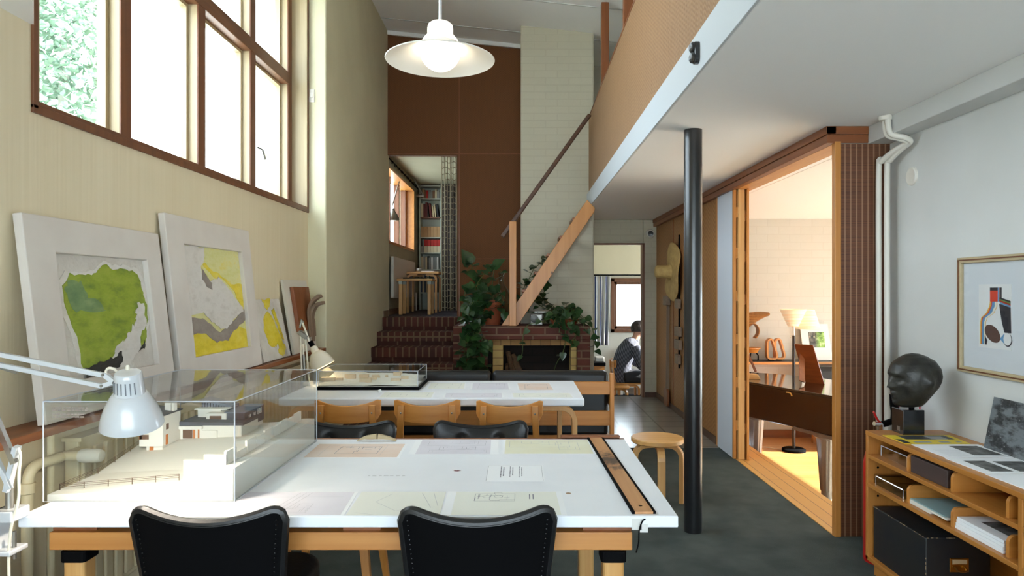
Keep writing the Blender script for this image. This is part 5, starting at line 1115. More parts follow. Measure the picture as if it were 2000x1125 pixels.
gb = thing('glass_carboy', 'tall clear glass bottle on the mantel between the pot and the stair post', 'bottle', at(978,632,7.95))
c3 = at(979,632,7.98); c3.z = FZ; prf = [(.0,.0),(.095,.0),(.105,.02),(.105,.32),(.085,.40),(.04,.46),(.032,.50),(.032,.575),(.040,.58),(.040,.60),(.03,.60)]
MB().lathe(prf+[(max(0,r-.005),z+.004) for r,z in reversed(prf)], c3, 28, closed=True).build('body', clear('smoky_glass', (.86,.90,.88)), gb, smooth=60)
fl_ = thing('brown_tray', 'square dark red-brown board leaning on the chimney above the mantel', 'board', at(1098,632,8.0))
c4 = at(1099,610,8.08); MB().obox((c4.x,8.09,FZ+.165), (.285,.02,.32), (1,0,0), (0,.16,1)).build('panel', plain('red_brown_board', srgb(92,46,34), .5), fl_, bevel=.006)
cmx = thing('metal_camera', 'small grey metal device with a lever on the mantel under the stair', 'device', at(1048,632,7.8))
c5 = at(1047,632,7.75); c5.z = FZ; MB().box(c5.x-.065,c5.x+.075,7.70,7.80,FZ,FZ+.13).build('body', STEEL, cmx, bevel=.012); MB().lathe([(0,0),(.045,0),(.045,.02),(.02,.03),(0,.03)], (c5.x-.02,7.70,FZ+.075), 20, (0,-1,0)).build('dial', plain('dull_alloy', srgb(110,112,110), .5, .6), cmx, smooth=40); MB().box(c5.x-.02,c5.x+.11,7.735,7.755,FZ+.145,FZ+.155).tube([(c5.x+.02,7.745,FZ+.13),(c5.x+.02,7.745,FZ+.15)],.012,8).build('lever', STEEL, cmx)
# ---- pendant lamp
pc = V((-.404,3.43,0)); zr = 2.61
pl = thing('pendant_lamp', 'white wide-brimmed pendant lamp with a glowing globe, lit', 'lamp', (pc.x,pc.y,2.55))
SHADE = plain('white_pendant_enamel', srgb(238,236,228), .45)
pr = [(.274,0),(.262,.007),(.20,.030),(.14,.055),(.09,.085),(.062,.106)]; MB().lathe(pr+[(r-.002,z-.004) for r,z in reversed(pr)], (pc.x,pc.y,zr), 64, closed=True).build('shade', SHADE, pl, smooth=60)
OPAL = glow('opal_glass', (1,.86,.66), 4.5, (.9,.88,.84)); OPALC = glow('opal_cap', (1,.90,.74), 1.2, (.9,.88,.84))
MB().lathe([(.0,.185),(.048,.185),(.060,.175),(.064,.16),(.064,.10),(0,.10)], (pc.x,pc.y,zr), 40).build('cap', OPALC, pl, smooth=50)
MB().ball((pc.x,pc.y,2.655), .102, 32, 20).build('globe', OPAL, pl, smooth=True)
MB().tube([(pc.x,pc.y,2.79),(pc.x,pc.y,zc(pc.x))], .008, 10).build('stem', LACQ, pl, smooth=True)
MB().lathe([(0,0),(.05,0),(.05,.03),(0,.03)], (pc.x,pc.y,zc(pc.x)-.03), 20).build('ceiling_rose', LACQ, pl, smooth=40)
# ---- library: shelves with books, net curtain, tables, lamp, radiator
LYb, LYf = 12.1, 11.85
lx0, lx1 = at(820,0,LYf).x, at(897,0,LYf).x
bs = thing('library_bookcase', 'tall grey-white bookcase packed with books in the library', 'bookcase', (-1.4,12,ZL))
SHW = plain('grey_white_shelf_paint', srgb(176,184,170), .6)
for x in (lx0, at(861,0,LYf).x, lx1): MB().box(x-.012,x+.012,LYf,LYb,ZL,3.29).build('upright', SHW, bs)
ys = [336,362,387,424,463,493,526,571]
zs = [at(0,y,LYf).z for y in ys]
for i, z in enumerate(zs): MB().box(lx0,lx1,LYf,LYb,z-.02,z).build('shelf', W('frame','X') if i == 3 else SHW, bs)
MB().box(lx0,lx1,LYb-.01,LYb,ZL,3.29).build('back_panel', SHW, bs)
BC = {'cream':(196,184,150),'white':(206,204,196),'black':(34,36,36),'dark green':(44,60,50),'red':(176,36,28),'brown':(112,76,50),'tan':(170,136,92),'grey':(128,130,124),'maroon':(96,34,32),'blue':(62,80,104)}
BM = {k: plain('book_'+k.replace(' ','_'), srgb(*c), .7) for k, c in BC.items()}; BPG = plain('book_pages', srgb(214,206,186), .9)
ordn = ['top','second','third','fourth','fifth','sixth','seventh','bottom']
mix_ = [['cream','white','tan','grey','cream'],['black'],['maroon','cream','brown','red','grey','tan','white'],['black','black','red','brown','cream','tan','red','maroon'],['tan','cream'],['grey','red'],['white','black','cream','grey'],['dark green','blue','cream']]
r = random.Random(12); proto = {}
def book(col, w, h, d, x, z, lean, lb, grp):
    if col not in proto:
        o = thing('book', lb, 'book', (0,0,0), grp); MB().box(0,1,0,1,0,1).build('cover', BM[col], o); MB().box(.14,.86,.02,1.004,.02,1.003).build('pages', BPG, o); proto[col] = o
    else: o = copy_tree(proto[col], lb, grp)
    o.location = (x, LYf+.02, z+.001); o.scale = (w, d, h); o.rotation_euler.y = lean
xr = at(861,0,LYf).x-.014
for i, z in enumerate(zs):
    x = lx0+.016; top = (zs[i-1]-.02 if i else 3.28)-z
    if i == 4:
        for k in range(6): book('tan',.054,top*.56,.17,x,z,0,'tan book in the even row on the fifth shelf','tan books on the fifth shelf'); x += .0565
        continue
    if i == 5:
        for k in range(6):
            c = 'grey' if k == 0 else 'cream'; book(c,.052,top*.44,.17,x,z,0,'%s low book on the sixth shelf under the red volumes' % c,'books on the sixth shelf')
            if k > 0 and k < 6: 
                book('red',.052,top*.46,.16,x,z+top*.445,0,'bright red volume on the sixth shelf','red volumes on the sixth shelf')
            x += .0565
        continue
    while x < xr-.03:
        w = r.uniform(.02,.042); 
        if i == 0 and x > lx0+.24: break
        c = r.choice(mix_[i]); h = top*r.uniform(.62,.86); ln = .0
        if x+w > xr: break
        if i in (0,3) and x > lx0+.12: ln = -.10; 
        book(c,w,h,r.uniform(.12,.17),x,z,ln,'%s book on the %s library shelf' % (c, ordn[i]),'books on the %s library shelf' % ordn[i]); x += w+.003+(.012 if ln else 0)
nc = thing('net_curtain', 'open square-mesh rope curtain in the library doorway', 'curtain', (-.95,9.2,ZL+.04))
ROPE = plain('pale_rope', srgb(160,150,126), .85); m = MB(); nx = 9; cx0, cx1 = at(863,0,9.2).x, at(893,0,9.2).x
def nf(u, z): return V((cx0+(cx1-cx0)*u, 9.2+.035*math.sin(u*16)+.01*math.sin(z*5+u*9), z))
zt_, zb_ = 3.27, ZL+.06
for i in range(nx): m.tube([nf((i+.3*math.sin(i*2))/(nx-1), zb_+(zt_-zb_)*k/14) for k in range(15)], .0062, 4)
for k in range(27): z = zb_+.04+(zt_-zb_-.05)*k/26; m.tube([nf(i/20, z+.008*math.sin(i*1.3+k)) for i in range(21)], .0055, 4)
m.build('mesh', ROPE, nc)
MB().tube([(cx0-.05,9.2,3.285),(cx1+.1,9.2,3.285)], .008, 8).build('rod', BLKSAT, nc)
MB().box(at(862,0,11.8).x,at(900,0,11.8).x,11.8,11.84,ZL,3.29).build('added_dark_backing', plain('added_backing_dark_brown', srgb(36,28,24), .9), None, 'dark panel added behind the rope net curtain to darken the gap', 'curtain')  # dark panel added so the view through the net stays dark
S(MB().box(-.80,-.78,8.9,12.1,ZL,3.3), 'wall_library_dark_side', W('dark','Z'))
def small_table(nm, lb, x0, x1, y0, y1, zt, topth=.03, bent=False):
    t_ = thing(nm, lb, 'table', ((x0+x1)/2,(y0+y1)/2,ZL)); MB().box(x0,x1,y0,y1,zt-topth,zt).build('tabletop', W('birch','X'), t_, bevel=.008)
    for x in (x0+.05,x1-.05):
        for y in (y0+.05,y1-.05):
            if bent: 
                dd = 1 if x < (x0+x1)/2 else -1
                l = lleg(0,0,zt-topth-ZL,dd,0,.05,.03,.15,.06); l.v = [p+V((x,y,ZL)) for p in l.v]; l.build('leg', W('birch','Z'), t_)
            else: MB().box(x-.024,x+.024,y-.024,y+.024,ZL,zt-topth).build('leg', W('birch','Z'), t_, bevel=.006); MB().box(x-.026,x+.026,y-.026,y+.026,zt-topth-.045,zt-topth-.0).build('leg_cap', SHW, t_)
    return t_
small_table('low_table', 'lower birch table at the front of the library', -1.72,-1.22,9.45,9.85,1.617)
small_table('side_table', 'taller birch table with bent legs behind, in the library', -1.77,-1.24,10.35,10.95,1.74,.035,True)
MB().box(-1.64,-1.34,9.5,9.75,1.618,1.635).build('tray', BLKSAT, None, 'flat black tray on the lower library table', 'tray', bevel=.004)
MB().box(-1.55,-1.33,10.45,10.75,1.7405,1.755).build('magazine', PAPERW, None, 'white magazine on the taller library table', 'magazine'); MB().lathe([(0,0),(.06,0),(.065,.02),(.05,.05),(.025,.06),(0,.06)], (-1.56,10.5,1.741), 20).build('small_bowl', STEEL, None, 'small grey lidded bowl on the taller library table', 'bowl', smooth=40)
rr_ = thing('panel_radiator', 'white panel radiator under the library window', 'radiator', (-1.74,10.2,1.4))
MB().box(-1.775,-1.73,9.3,11.2,1.35,1.92).build('panel', PIPEW, rr_, bevel=.006); MB().tube([(-1.745,11.2,1.42),(-1.745,11.4,1.42),(-1.745,11.4,ZL)], .012, 8).build('pipe', PIPEW, rr_, smooth=True)
wl_ = thing('wall_lamp', 'grey jointed wall lamp beside the library window', 'lamp', at(790,325,11.6))
MB().tube([(-1.79,11.7,3.08),(-1.66,11.7,3.08)], .03, 10).build('wall_bracket', STEEL, wl_); MB().tube([at(790,318,10.6), at(778,360,10.4), at(766,402,10.2)], .011, 8).build('arm', STEEL, wl_, smooth=True); MB().tube([(-1.66,11.7,3.08), at(790,318,10.6)], .012, 8).build('arm', STEEL, wl_)
q = at(768,431,10.2); prf = [(.095,0),(.088,.03),(.06,.10),(.03,.13),(.022,.18),(0,.18)]; MB().lathe(prf+[(.0,.17),(.018,.17),(.05,.10),(.08,.03),(.09,.002)], q, 28).build('shade', plain('grey_bronze_shade', srgb(110,108,98), .35, .6), wl_, smooth=50)
cr_ = thing('curtain_rail', 'dark sloping curtain rail with rings above the library window', 'curtain rail', (-1.78,10.2,3.2))
MB().tube([(-1.77,9.1,3.235),(-1.77,11.75,3.205)], .008, 8).build('rod', BLKSAT, cr_)
for i in range(9): MB().lathe([(.012,-.004),(.02,-.004),(.02,.004),(.012,.004)], (-1.77,9.4+i*.26,3.22), 12, (0,1,0), closed=True).build('ring', BLKSAT, cr_)
# ------------------------------------------------------------------ living room seen through the opening
ZV = -.52
gp = thing('grand_piano', 'dark grand piano with fluted silvery legs beyond the sliding door', 'piano', (3.2,6.9,ZV))
PB = plain('dark_polished_piano', srgb(44,30,22), .12, coat=.5, c2=srgb(34,24,18), ns=5); PTOP = plain('piano_lid_polish', (.02,.016,.012), .06, coat=.6)
P0 = [(2.33,7.52),(2.43,7.30),(2.92,6.22),(3.16,5.70),(3.75,5.95),(3.6,6.9),(3.3,7.7),(2.75,8.15),(2.42,7.9)]
MB().prism(P0, (0,0,.10), (1,0,0), (0,1,0), .355).build('case', PB, gp, bevel=.012)
cx_, cy_ = 3.2, 6.95
MB().prism([(x+(x-cx_)*.012,y+(y-cy_)*.012) for x,y in P0], (0,0,.455), (1,0,0), (0,1,0), .025).build('lid', PTOP, gp, bevel=.006)
FLUTE = plain('fluted_leg_paint', srgb(120,118,116), .3, .5, coat=.3)
def fluted(x, y):
    m = MB(); n = 48; pr = [(.115,.10),(.115,.07),(.095,.055),(.09,.0),(.058,-.44),(.05,-.45),(.05,-.515)]; b = len(m.v); vs = []
    for i, (r, z) in enumerate(pr):
        for j in range(n):
            a = 2*PI*j/n; q = r*(1-(.09*abs(math.sin(a*6)) if 3 <= i <= 4 else 0)); vs.append((x+q*math.cos(a), y+q*math.sin(a), z))
    fs = [(i*n+j, i*n+(j+1)%n, (i+1)*n+(j+1)%n, (i+1)*n+j) for i in range(len(pr)-1) for j in range(n)]+[tuple(range(n)), tuple((len(pr)-1)*n+j for j in range(n))[::-1]]
    m.add(vs, fs); return m
for q in ((2.90,6.47),(2.56,7.45),(3.4,6.5)): fluted(*q).build('leg', FLUTE, gp, smooth=40)
MB().beam((2.70,6.72,.10),(3.0,6.05,.085), .05, .03).build('bottom_rail', FLUTE, gp)
MB().tube(smooth_path([at(1538,766,6.62)+V((-.012,0,0)),at(1546,767,6.6)+V((-.02,-.01,0)),at(1549,773,6.55)+V((-.012,0,0))]), .006, 6).build('lid_catch', BRASS, gp, smooth=True)
TB = plain('red_brown_veneer', srgb(140,74,36), .4, c2=srgb(120,60,28), ns=5, stretch=(1,1,6))
ez = thing('easel_frame', 'brown easel-backed picture frame seen from behind on the piano', 'picture frame', (3.15,7.2,.48))
zt = .4805; b0, b1 = at(1574,742,7.25), at(1611,747,7.10); b0.z = b1.z = zt; uu = (b1-b0).normalized(); upv = V((-.13,.12,.40)); 
upv = upv-uu*upv.dot(uu)*.35
m = MB(); nn = uu.cross(upv).normalized()*.012; m.add([b0,b1,b1+upv,b0+upv,b0+nn,b1+nn,b1+upv+nn,b0+upv+nn], [(0,1,2,3),(7,6,5,4),(0,4,5,1),(1,5,6,2),(2,6,7,3),(3,7,4,0)]); m.build('back_board', TB, ez)
MB().beam(at(1566,745,7.05)+V((0,0,.0)), b0.lerp(b1,.22)+upv*.72, .06, .012, (0,1,0)).build('strut', W('teak','Z'), ez)
ws = thing('wooden_stand', 'small pale wood stand with a slanting stick at the left end of the piano', 'stand', at(1470,733,7.5))
q = at(1469,733,7.52); q.z = zt; MB().prism([(q.x-.09,-.0),(q.x+.08,0),(q.x+.055,.05),(q.x-.09,.065)], (0,7.48,zt), (1,0,0), (0,0,1), -.1).build('base', W('birch','X'), ws, bevel=.005)
MB().beam(at(1457,682,7.55), at(1476,726,7.53), .02, .03, (0,1,0)).build('stick', W('teak','Z'), ws)
sh_ = thing('wall_shelf', 'long orange-edged shelf on the living room back wall', 'shelf', (3.5,9.05,.49))
MB().box(2.0,5.6,8.93,9.195,.485,.52).build('board', W('honey','X'), sh_, bevel=.003); MB().box(2.0,5.6,8.94,9.195,.5202,.524).build('dark_top', plain('dark_shelf_top', srgb(40,38,36), .4), sh_)
for x in (2.6,4.4): MB().box(x,x+.03,9.0,9.199,.40,.485).build('bracket', BLKSAT, sh_)
ZS = .5245
bl = [None]
for k, (px, lb) in enumerate(((1507,'left of the two bent birch loops on the living room shelf'),(1522,'right of the two bent birch loops on the living room shelf'))):
    t_ = thing('bentwood_loop', lb, 'bentwood sample', at(px,700,9.05), 'bentwood loops')
    pts = [(-9,664),(-6,661),(-2,660),(1,663),(4,672),(8,686),(9,693),(6,698),(1,698),(-3,698),(-7,697),(-9,692),(-9.3,680),(-9,664)]
    y_ = 9.05 if k == 0 else 9.08; P = [at(px+a,b,y_) for a,b in pts]; dz = ZS+.026-min(p.z for p in P); P = [p+V((0,0,dz)) for p in P]
    MB().sweep(smooth_path(P,4), .075, .022, (0,1,0)).build('loop', W('honey','Z'), t_, smooth=50)
    x = P[8].x; MB().box(x-.05,x+.02,y_-.02,y_+.02,ZS-.001,ZS+.018).build('foot', BLKSAT, t_)
bw = thing('footed_bowl', 'wooden bowl on dark feet at the left end of the living room shelf', 'bowl', at(1468,700,9.05))
q = at(1468,0,9.05); MB().lathe([(.0,.10),(.07,.105),(.095,.15),(.115,.165),(.115,.175),(.10,.17),(.08,.155),(0,.13)], (q.x,9.05,ZS), 28).build('bowl', W('honey','X'), bw, smooth=50)
for a in (0,2.1,4.2): MB().tube(smooth_path([(q.x+.05*math.cos(a),9.05+.05*math.sin(a),ZS+.11),(q.x+.085*math.cos(a),9.05+.085*math.sin(a),ZS+.07),(q.x+.085*math.cos(a),9.05+.085*math.sin(a),ZS+.002)]), .009, 6).build('foot', BLKSAT, bw)
bf = thing('bentwood_relief', 'fan-shaped bent wood relief on the living room wall, left end', 'sculpture', at(1480,640,9.15))
STRW = woven('striped_laminate', srgb(120,74,34), srgb(196,144,84), 'XZ', .9, .035, .2, .5)
def wing(u, v):
    a = at(1448+54*u-3*v, 614-4*math.sin(u*2.6)+ (6+34*(1-u)**1.1)*v-1*u, 9.15-.12*u); return a+V((0,-.06*math.sin(v*PI),0))
MB().grid(wing, 20, 12).build('upper_fan', STRW, bf, smooth=True, solid=.012)
def curl(u, v): 
    a = u*5.0; r = .10*(1-.14*a*.6)+.02; c = at(1464,645,9.08); return c+V((r*math.cos(a-1), .12*(v-.5), r*math.sin(a-1)))
MB().grid(curl, 26, 6).build('lower_curl', STRW, bf, smooth=True, solid=.012)
pf = thing('framed_photograph', 'white-framed photograph with green foliage leaning on the living room shelf', 'picture', at(1596,698,9.1))
o_, e_ = at(1570,697,9.08), at(1626,697,9.08); o_.z = e_.z = ZS+.001; uw_ = (e_-o_).length; upn = V((-.0,.075,.49)).normalized(); nn = V((1,0,0)).cross(upn); nn = nn if nn.y < 0 else -nn
m = MB(); lay(m,o_,V((1,0,0)),upn,nn,[(0,0),(uw_,0),(uw_-.04,.485),(-.03,.485)],0,.014); m.build('frame', plain('white_picture_mat', srgb(228,226,218), .6), pf)
GPH = NT('foliage_photo'); f = GPH.noise(GPH.mapping((14,14,14)), 1.0, 5, .7); gx = GPH.xyz(GPH.tc.outputs['Object'])[0]
gm = GPH.ramp(GPH.math('ADD', GPH.math('MULTIPLY', gx, 4.0), .5), [(.40,(0,0,0)),(.62,(1,1,1))]); GPH.col(GPH.mix(gm, GPH.ramp(f, [(.4, srgb(50,50,46)),(.65, srgb(120,120,112))]), GPH.ramp(f, [(.38, srgb(60,96,36)),(.55, srgb(150,190,90)),(.68, srgb(230,240,200))]))); GPH = GPH.mat
m = MB(); lay(m,o_,V((1,0,0)),upn,nn,[(.085,.17),(.29,.17),(.285,.375),(.075,.375)],.0142,.001); m.build('photo', GPH, pf)
lp = thing('floor_lamp', 'floor lamp with a double slatted white shade behind the piano, lit', 'lamp', (3.36,8.4,ZV))
MB().lathe([(0,0),(.14,0),(.14,.025),(.12,.035),(0,.035)], (3.36,8.4,ZV), 36).build('base', BLKSAT, lp, smooth=40)
MB().tube([(3.36,8.4,ZV+.03),(3.36,8.4,.90)], .018, 14).build('pole', plain('leather_wrapped_pole', srgb(42,34,30), .5), lp, smooth=True)
MB().tube([(3.36,8.4,.90),(3.36,8.4,1.04)], .012, 12).build('neck', LACQ, lp, smooth=True)
SHD = NT('slatted_lamp_shade'); zz_ = SHD.xyz(SHD.tc.outputs['Object'])[2]; st_ = SHD.math('POWER', SHD.math('ABSOLUTE', SHD.math('SINE', SHD.math('MULTIPLY', zz_, PI/.018))), 3)
SHD.col(SHD.mix(st_, srgb(238,230,208), srgb(226,196,140))); SHD.set(SHD.b, Roughness=.6); SHD.b.inputs['Emission Color'].default_value = (1,.85,.6,1); SHD.b.inputs['Emission Strength'].default_value = .28; SHD = SHD.mat
def cone(cpx, yb, yt, rb, rt, y_): 
    b, t_ = at(cpx,yb,y_), at(cpx,yt,y_); hgt = t_.z-b.z; k = y_/F; pr = [(rb*k+(rt-rb)*k*i/8, hgt*i/8) for i in range(9)]
    return MB().lathe(pr+[(r-.004,z) for r,z in reversed(pr)], b, 36, closed=True)
cone(1549,637,604,10,25,8.36).build('shade', SHD, lp, smooth=60); cone(1577,642,605,24,13,8.46).build('shade', SHD, lp, smooth=60)
MB().ball(at(1577,622,8.46), .035, 12, 8).build('bulb', glow('living_bulb', (1,.85,.6), 20), lp, smooth=True); MB().ball(at(1549,618,8.36), .035, 12, 8).build('bulb', glow('living_bulb_left', (1,.85,.6), 8), lp, smooth=True)
MB().tube([(3.36,8.4,1.04), at(1577,640,8.46)], .008, 8).tube([(3.36,8.4,1.04), at(1549,636,8.36)], .008, 8).build('shade_holder', LACQ, lp)
for px in (1544,1582,1590): MB().tube([at(px,638,8.42), at(px,658,8.42)], .0018, 5).ball(at(px,658,8.42), .008, 8, 6).build('pull_cord', IVORY, lp)
ac = thing('black_armchair', 'black armchair behind the right end of the piano', 'armchair', (4.2,8.5,ZV))
MB().box(3.75,4.6,8.35,8.9,ZV+.12,ZV+.46).build('seat', LEATHER, ac, bevel=.05, seg=4, smooth=True); MB().box(3.75,4.6,8.72,8.92,ZV+.4,ZV+1.0).build('backrest', LEATHER, ac, bevel=.06, seg=4, smooth=True)
for x in (3.8,4.55):
    for y in (8.4,8.85): MB().box(x-.02,x+.02,y-.02,y+.02,ZV,ZV+.13).build('leg', W('honey','Z'), ac)
MB().tube(smooth_path([(2.2,8.6,ZV+.006),(2.6,8.7,ZV+.006),(3.0,8.62,ZV+.006),(3.25,8.42,ZV+.006)]), .005, 6).build('lamp_cable', IVORY, lp, smooth=True)
rg = MB().box(2.78,5.7,4.35,6.62,ZV,ZV+.004).build('added_bounce_rug', plain('pale_bounce_cloth', srgb(222,208,184), .95, c2=srgb(212,196,170), ns=9, bump=.5, bs=160), None, 'pale rug added in the sun patch under the front piano leg to bounce light', 'rug')  # pale rug added where the sun falls, bounces neutral light upward
# ------------------------------------------------------------------ dining room: curtain, radiator, chairs, seated man
cn = thing('striped_curtain', 'blue and white striped curtain left of the dining room window', 'curtain', at(1178,675,11.5))
STR = NT('blue_white_stripes'); bx = STR.xyz(STR.tc.outputs['Object'])[0]
w1 = STR.ramp(STR.math('FRACT', STR.math('MULTIPLY', bx, 11.0)), [(0, srgb(222,218,212)),(.42, srgb(222,218,212)),(.46, srgb(48,68,126)),(.62, srgb(48,68,126)),(.66, srgb(222,218,212)),(.78, srgb(222,218,212)),(.80, srgb(120,130,160)),(.88, srgb(120,130,160)),(.9, srgb(222,218,212))]); STR.col(w1); STR.set(STR.b, Roughness=.9); STR = STR.mat
xa, xb = at(1158,0,11.5).x, at(1192,0,11.5).x
MB().grid(lambda u, v: (xa+(xb-xa)*(u*(1-.12*v)), 11.5+.035*math.sin(u*24)*(.7+.3*v), 1.695-(1.695-.53)*v), 90, 14).build('cloth', STR, cn, smooth=True, solid=.004)
MB().tube([(.9,11.5,1.715),(2.9,11.5,1.715)], .012, 8).build('rod', BLKSAT, cn)
rd2 = thing('panel_radiator', 'white radiator below the dining room window, behind the seated man', 'radiator', (2.1,11.9,ZD))
MB().box(1.72,2.7,11.86,11.95,ZD+.12,.47).build('panel', PIPEW, rd2, bevel=.008); MB().box(1.72,1.78,11.88,11.94,ZD,ZD+.13).box(2.6,2.66,11.88,11.94,ZD,ZD+.13).build('foot', PIPEW, rd2); MB().tube([(1.64,11.9,ZD),(1.64,11.9,.40),(1.72,11.9,.40)], .012, 8).build('pipe', PIPEW, rd2)
c_ = copy_tree(wc, 'wooden chair under the seated man in the dining room', 'dining room seats'); c_.location = (1.60,10.36,ZD); c_.rotation_euler.z = -PI/2; c_.scale = (1,1,.97)
s2 = thing('round_stool', 'small round wooden stool beside the seated man', 'stool', (1.42,9.95,ZD), None)
sx_, sy_ = 1.43, 9.95; MB().lathe([(0,.395),(.15,.395),(.155,.405),(.155,.42),(.148,.425),(0,.425)], (sx_,sy_,ZD), 32).build('seat', W('honey','X'), s2, smooth=True)
for a in (200, 320, 80):
    q = math.radians(a); d = V((math.cos(q), math.sin(q), 0)); l = lleg(0,0,.395,-d.x,-d.y,.045,.028,.12,.06); l.v = [p+V((sx_,sy_,ZD))+d*.135 for p in l.v]; l.build('leg', W('honey','Z'), s2)
cb = thing('side_cabinet', 'low dark-topped wooden stand at the left edge of the dining room', 'cabinet', (1.3,11.0,ZD))
MB().box(1.0,1.345,10.8,11.2,.26,.31).build('top', BLKSAT, cb); MB().box(1.02,1.33,10.82,11.18,.13,.26).build('drawer', W('honey','X'), cb); 
for x in (1.03,1.30): MB().box(x,x+.03,10.83,11.17,ZD,.13).build('leg', W('dark','Z'), cb)
MB().box(1.18,1.335,10.85,11.0,.311,.40).build('appliance', STEEL, None, 'small silvery appliance on the dark-topped stand', 'appliance', bevel=.02)
# man
mn = thing('person', 'man in a dark pinstriped shirt and glasses seated in profile, facing right', 'person', (1.7,10.36,ZD))
SKIN = plain('skin', srgb(202,150,124), .5); SHIRT = NT('pinstriped_shirt'); px_ = SHIRT.xyz(SHIRT.tc.outputs['Object'])
SHIRT.col(SHIRT.mix(SHIRT.math('POWER', SHIRT.math('ABSOLUTE', SHIRT.math('SINE', SHIRT.math('MULTIPLY', SHIRT.math('ADD', px_[0], SHIRT.math('MULTIPLY', px_[2], -.30)), PI/.021))), 10), srgb(44,46,58), srgb(130,132,146))); SHIRT.set(SHIRT.b, Roughness=.9); SHIRT = SHIRT.mat
TROU = plain('black_trousers', (.014,.014,.018), .85); HAIR = plain('dark_brown_hair', srgb(44,32,26), .6, bump=.6, bs=50)
Ym = 10.36; Zs = ZD+.455
def limb(m, pts, rs): 
    P = smooth_path(pts, 5); R = []
    for i in range(len(P)): 
        t = i/5; k = min(int(t), len(rs)-2); R.append(rs[k]+(rs[k+1]-rs[k])*(t-k))
    m.tube(P, R, 14)
def remesh(o, vx):
    md = o.modifiers.new('fuse', 'REMESH'); md.mode = 'VOXEL'; md.voxel_size = vx; md.use_smooth_shade = True
    sm_ = o.modifiers.new('smooth', 'SMOOTH'); sm_.factor = .5; sm_.iterations = 3
TORSO = [(1.545,Ym,Zs-.02),(1.53,Ym,Zs+.12),(1.545,Ym,Zs+.28),(1.60,Ym,Zs+.42),(1.685,Ym,Zs+.54),(1.735,Ym,Zs+.60)]
def torso(m, g): 
    P = smooth_path(TORSO, 4); n = 20; b = len(m.v); vs = []; k = len(P)
    W_ = [.15,.15,.165,.19,.20,.09]; D_ = [.15,.135,.13,.135,.12,.07]
    for i, p in enumerate(P):
        t = i/4; q = min(int(t),4); f = t-q; wy = W_[q]+(W_[q+1]-W_[q])*f+g; wx = D_[q]+(D_[q+1]-D_[q])*f+g
        tn = (P[min(i+1,k-1)]-P[max(i-1,0)]).normalized(); nx = V((tn.z,0,-tn.x))
        for j in range(n): a = 2*PI*j/n; vs.append(p+nx*wx*math.cos(a)+V((0,wy*math.sin(a),0)))
    fs = [(i*n+j, i*n+(j+1)%n, (i+1)*n+(j+1)%n, (i+1)*n+j) for i in range(k-1) for j in range(n)]+[tuple(range(n))[::-1], tuple((k-1)*n+j for j in range(n))]
    m.add(vs, fs)
ARM = {s_: [(1.70,Ym+s_*.19,Zs+.52),(1.745,Ym+s_*.235,Zs+.36),(1.79,Ym+s_*.235,Zs+.24),(1.92,Ym+s_*.19,Zs+.255),(2.03,Ym+s_*.13,Zs+.29)] for s_ in (-1,1)}
LEG = {s_: [(1.56,Ym+s_*.09,Zs+.05),(1.76,Ym+s_*.11,Zs+.06),(1.97,Ym+s_*.13,Zs+.04),(1.96,Ym+s_*.13,Zs-.14),(1.86,Ym+s_*.12,Zs-.38)] for s_ in (-1,1)}
m = MB(); torso(m, -.01)
limb(m, [(1.72,Ym,Zs+.57),(1.755,Ym,Zs+.66),(1.775,Ym,Zs+.74)], [.07,.056,.058])
hb = headmesh((1.803,Ym,Zs+.785), .104, 0.0, math.radians(6)); m.add(hb.v, hb.f)
for s_ in (-1,1):
    limb(m, ARM[s_], [.062,.05,.046,.04,.028]); limb(m, LEG[s_], [.09,.085,.06,.052,.036])
    h = V(ARM[s_][-1]); m.ball(h+V((.05,0,.0)), .045, 12, 8, (1.1,.8,.42))
    for f in range(4): 
        y = (f-1.5)*.019; L_ = (.062,.074,.070,.055)[f]; m.tube([h+V((.075,y,.0)), h+V((.075+L_*.5,y,.006)), h+V((.075+L_*.85,y,-.012)), h+V((.075+L_,y*.95,-.03))], [.0088,.0085,.008,.0065], 8)
    m.tube([h+V((.02,-s_*.03,.0)), h+V((.05,-s_*.058,-.005)), h+V((.078,-s_*.06,-.014))], [.011,.0095,.0075], 8)
bd = m.build('body', SKIN, mn); remesh(bd, .0065)
m = MB(); torso(m, .012); 
for s_ in (-1,1): limb(m, ARM[s_][:4]+[(1.97,Ym+s_*.16,Zs+.268)], [.082,.070,.066,.056,.048])
limb(m, [(1.715,Ym,Zs+.57),(1.74,Ym,Zs+.625)], [.085,.070]); sh2 = m.build('shirt', SHIRT, mn); remesh(sh2, .010)
m = MB(); m.ball((1.57,Ym,Zs+.05), .165, 16, 10, (1,1.02,.62))
for s_ in (-1,1): limb(m, LEG[s_][:4]+[(1.885,Ym+s_*.12,Zs-.33)], [.115,.102,.076,.068,.056])
remesh(m.build('trousers', TROU, mn), .010)
for s_ in (-1,1):
    a = V(LEG[s_][-1]); m = MB(); m.tube(smooth_path([(a.x-.07,a.y,ZD+.045),(a.x,a.y,ZD+.055),(a.x+.10,a.y,ZD+.04),(a.x+.19,a.y,ZD+.03)],3), [.034,.04,.045,.047,.047,.046,.042,.038,.034,.026], 12); m.tube([(a.x,a.y,ZD+.05),(a.x,a.y,ZD+.12)], .042, 12); m.build('shoe', TROU, mn, smooth=True)
m = MB()
def hair(u, v):
    a = 2*PI*u; t = PI*(.02+.62*v); d = V((math.sin(t)*math.cos(a), math.sin(t)*math.sin(a), math.cos(t))); lim = 1.0
    if d.x > .25 and d.z < .62: d = V((.25+(d.x-.25)*.15, d.y, max(d.z,.62))).normalized()
    return V((1.797,Ym,Zs+.79))+V((d.x*1.15*.106-.004, d.y*.90*.107, d.z*1.10*.108))
